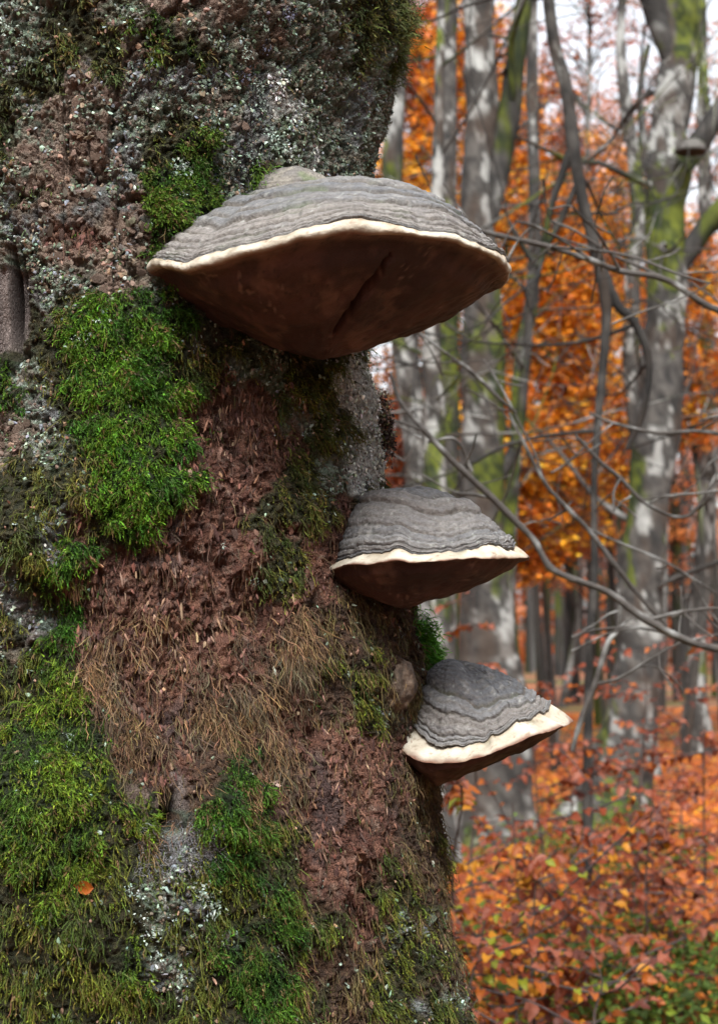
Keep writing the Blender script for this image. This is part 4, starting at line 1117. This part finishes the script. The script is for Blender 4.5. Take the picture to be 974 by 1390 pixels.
# distant woodland closing the view
n = 26000
yv = RNG.uniform(64, 110, n); xv = RNG.uniform(-.35, .55, n) * yv
PP = np.stack([xv, yv, 0 * xv], 1)
hmax = 7.5 + 4.5 * vn(PP, .07, 4)
zv = gz(xv, yv) + RNG.random(n) ** 1.1 * hmax + .3
V, Q, C = leaf_quads(np.stack([xv, yv, zv], 1), .55, np.asarray(PALS['rust'] + PALS['pale'] + [(.16, .10, .09), (.14, .12, .10), (.2, .1, .06)])[RNG.integers(0, 10, n)] * np.exp(RNG.normal(0, .2, (n, 1))), tilt=1.2)
lst = []
for k in range(150):
    y = rr.uniform(62, 105); x = rr.uniform(-.33, .5) * y; r = rr.uniform(.10, .26)
    g0 = float(gz(x, y))
    lst.append(tube([[x, y, g0 - .3], [x + rr.gauss(0, .3), y, g0 + 4], [x + rr.gauss(0, .6), y, g0 + 9], [x + rr.gauss(0, .9), y, g0 + 13]], [r, r * .8, r * .6, r * .2], 7, sub=2))
Vt, Qt = merge(lst)
part('distant_woodland', np.concatenate([V, Vt]), [Q, Qt + len(V)], M['leaf'], None, np.concatenate([C, bark_col(Vt, .1, .4, .8)]), smooth=False, kind='stuff',
     label='far woodland of rusty leaves and thin grey trunks closing the view')

# unseen wood at both sides and behind the camera, added to block low sky light
n = 30000
an = RNG.uniform(R_(38), R_(338), n); rd = RNG.uniform(15, 34, n)
xv, yv = np.sin(an) * rd, np.cos(an) * rd
zv = gz(xv, yv) + .3 + RNG.random(n) * (13 + 3 * vn(np.stack([xv, yv, 0 * xv], 1), .12, 9))
V, Q, C = leaf_quads(np.stack([xv, yv, zv], 1), .62, np.asarray(PALS['rust'] + PALS['orange'][:1] + [(.10, .06, .05), (.08, .07, .06)])[RNG.integers(0, 7, n)] * np.exp(RNG.normal(0, .2, (n, 1))), tilt=1.2)
lst = []
for k in range(90):
    a = rr.uniform(R_(38), R_(338)); d_ = rr.uniform(9, 32); x, y, r = math.sin(a) * d_, math.cos(a) * d_, rr.uniform(.12, .32)
    g0 = float(gz(x, y)); lst.append(tube([[x, y, g0 - .3], [x, y, g0 + 4], [x + rr.gauss(0, .4), y, g0 + 9], [x + rr.gauss(0, .8), y, g0 + 14]], [r * 1.2, r * .9, r * .6, r * .2], 9, sub=2))
Vt, Qt = merge(lst)
part('unseen_woodland', np.concatenate([V, Vt]), [Q, Qt + len(V)], M['leaf'], None, np.concatenate([C, bark_col(Vt, .1, .2, .8)]), smooth=False, kind='stuff',
     label='unseen rusty autumn wood around and behind the view, added to block low sky light')

# leaf litter and undergrowth
n = 42000
yv = 5.0 + 27 * RNG.random(n) ** 1.4; xv = RNG.uniform(-.06, .30, n) * yv
cc = np.asarray(PALS['rust'] * 3 + PALS['pale'] * 2 + PALS['orange'])[RNG.integers(0, 22, n)] * np.exp(RNG.normal(0, .25, (n, 1)))
V, Q, C = leaf_quads(np.stack([xv, yv, gz(xv, yv) + .015 + .02 * RNG.random(n)], 1), .065 * (1 + 0 * yv), cc, .35)
part('leaf_litter', V, Q, M['leaf'], None, C, smooth=False, kind='stuff', label='fallen rust and orange beech leaves covering the ground')
def green_clump(px_, py_, Y, n, rad, label):
    c = at(px_, py_, Y); g0 = float(gz(c[0], Y))
    x = c[0] + RNG.normal(0, rad, n); y = Y + RNG.normal(0, rad * 1.3, n); g = gz(x, y)
    hgt = RNG.uniform(.05, .38, n) * np.exp(-((x - c[0]) ** 2) / rad ** 2 / 4)
    p = np.stack([x, y, g + hgt], 1)
    cc = np.asarray(PALS['green'])[RNG.integers(0, 3, n)] * np.exp(RNG.normal(0, .25, (n, 1))) * 1.3
    V, Q, C = leaf_quads(p, .036, cc * .7, .6)
    tag(part('undergrowth', V, Q, M['ferns'], None, C, smooth=False), label, kind='stuff')
green_clump(905, 1350, 6.3, 2400, .30, 'fresh green undergrowth at the lower right corner')
green_clump(690, 1370, 6.3, 900, .25, 'green undergrowth low beside the old trunk')
green_clump(805, 1090, 11.5, 1500, .40, 'green plants at the foot of the thick right-hand beech')
green_clump(820, 1250, 8.5, 600, .4, 'green undergrowth in the lower middle of the gap')

# beech saplings: every leaf an object of its own
def sapling(label, px_, Y, py_top, nleaf, mix, spread, seed, leafsize=.044, tiers=10):
    r = random.Random(seed); Y *= 1.22; spread *= 1.15; nleaf = min(int(nleaf * 1.35), 290)
    t = at(px_, py_top, Y); gb = float(gz(t[0], Y)); hgt = max(t[2] - gb, .35)
    root = tag(empty('beech_sapling', (t[0], Y, gb)), label, 'sapling', 'rust and yellow beech saplings in the undergrowth')
    lean = r.gauss(0, .08)
    S = np.array([[t[0] + lean * (k / 6 - 1) * hgt + r.gauss(0, .012), Y + r.gauss(0, .02), gb - .05 + (hgt + .05) * k / 6] for k in range(7)])
    V, Q = tube(S, np.linspace(.008, .0022, 7), 7, sub=3)
    part('stem', V, Q, M['twig'], root, np.tile((.06, .045, .04), (len(V), 1)))
    spots = []; tws = []
    for k in range(tiers):
        z = gb + hgt * (.12 + .88 * (k + r.random() * .8) / tiers); i = np.interp(z, S[:, 2], S[:, 0])
        for side in range(2):
            a = r.uniform(0, 6.28); L = spread * r.uniform(.55, 1.15)
            P_, r_ = limb((i, Y, min(z, t[2])), (math.cos(a), math.sin(a) * .8, r.uniform(-.05, .35)), L, .0032, 6, .14, -.01)
            tws.append(tube(P_, r_, 5, sub=2))
            for q in np.linspace(.12, 1, 9):
                f = q * 6; b = min(int(f), 5); p = P_[b] * (1 - f + b) + P_[b + 1] * (f - b); dd = unit(P_[b + 1] - P_[b])
                for sg in (-1, 1): spots.append((p, dd, sg))
    for V, Q in tws: part('twig', V, Q, M['twig'], root, np.tile((.055, .045, .045), (len(V), 1)))
    r.shuffle(spots)
    base_ = Vector((t[0], Y, gb))
    for p, dd, sg in spots[:nleaf]:
        sd_ = unit(np.cross(dd, UP)) * sg
        ey = Vector(unit(sd_ + dd * .8 + np.array([r.gauss(0, .25), r.gauss(0, .25), r.gauss(-.12, .3)])).tolist())
        nz = Vector((r.gauss(0, .4), r.gauss(-.35, .4), 1)); nz = (nz - ey * nz.dot(ey)).normalized(); ex = ey.cross(nz)
        s = leafsize * r.uniform(.7, 1.25)
        m = Matrix([[ex[0] * s, ey[0] * s, nz[0] * s, 0], [ex[1] * s, ey[1] * s, nz[1] * s, 0], [ex[2] * s, ey[2] * s, nz[2] * s, 0], [0, 0, 0, 1]])
        m.translation = Vector(p.tolist()) - base_
        o = bpy.data.objects.new('leaf', r.choice(LM[r.choice(mix)])); COL.objects.link(o); o.parent = root; o.matrix_local = m
RU = ['rust', 'rust', 'rust', 'orange', 'brown', 'pink']; OY = ['orange', 'yellow', 'rust', 'rust', 'pink', 'brown']; YE = ['yellow', 'orange', 'orange', 'lime', 'rust', 'pink', 'rust']
YN = ['yellow', 'orange', 'orange', 'rust', 'lime', 'rust', 'pink', 'rust', 'brown']
saps = [
    ('yellow and orange sapling close beside the old trunk, below the lowest fungus', 628, 3.9, 1085, 200, YN, .30, 1),
    ('yellow leaved sapling at the bottom against the old trunk', 660, 4.1, 1230, 180, YN, .30, 2),
    ('orange sapling under the tip of the lowest fungus', 700, 4.6, 1090, 190, OY, .34, 3),
    ('mixed yellow and rust sapling in the bottom centre of the gap', 725, 4.3, 1190, 190, YN, .34, 4),
    ('rust sapling under the cream tip of the lowest fungus, left of its centre', 722, 6.2, 1000, 230, RU, .42, 5),
    ('tall red leaved sapling in front of the thick right-hand beech', 872, 6.8, 875, 190, RU, .44, 6),
    ('rust sapling at the right edge', 950, 6.0, 975, 230, RU, .42, 7),
    ('pinkish rust sapling in the lower right', 880, 5.2, 1090, 220, ['rust', 'pink', 'brown', 'orange'], .38, 8),
    ('orange rust sapling in the bottom right corner', 985, 4.9, 1150, 170, ['rust', 'pink', 'orange'], .36, 9),
    ('low mixed sapling at the bottom right', 800, 4.2, 1290, 160, OY, .30, 10),
    ('orange sapling in the middle of the undergrowth', 780, 5.4, 1140, 220, OY, .40, 11),
    ('reddish sapling behind the cream tip of the lowest fungus', 750, 8.0, 905, 200, RU, .45, 12),
    ('thin red sapling between the middle and lowest fungus', 640, 7.2, 800, 90, ['rust', 'orange', 'pink'], .22, 13),
    ('small rust sapling in the lower centre', 720, 5.0, 1150, 200, OY, .36, 14),
    ('far rust sapling near the right edge', 925, 9.0, 925, 230, RU, .55, 15),
    ('dense rust sapling low at the right', 900, 6.4, 1180, 210, RU, .42, 16),
]
for s in saps: sapling(*s)
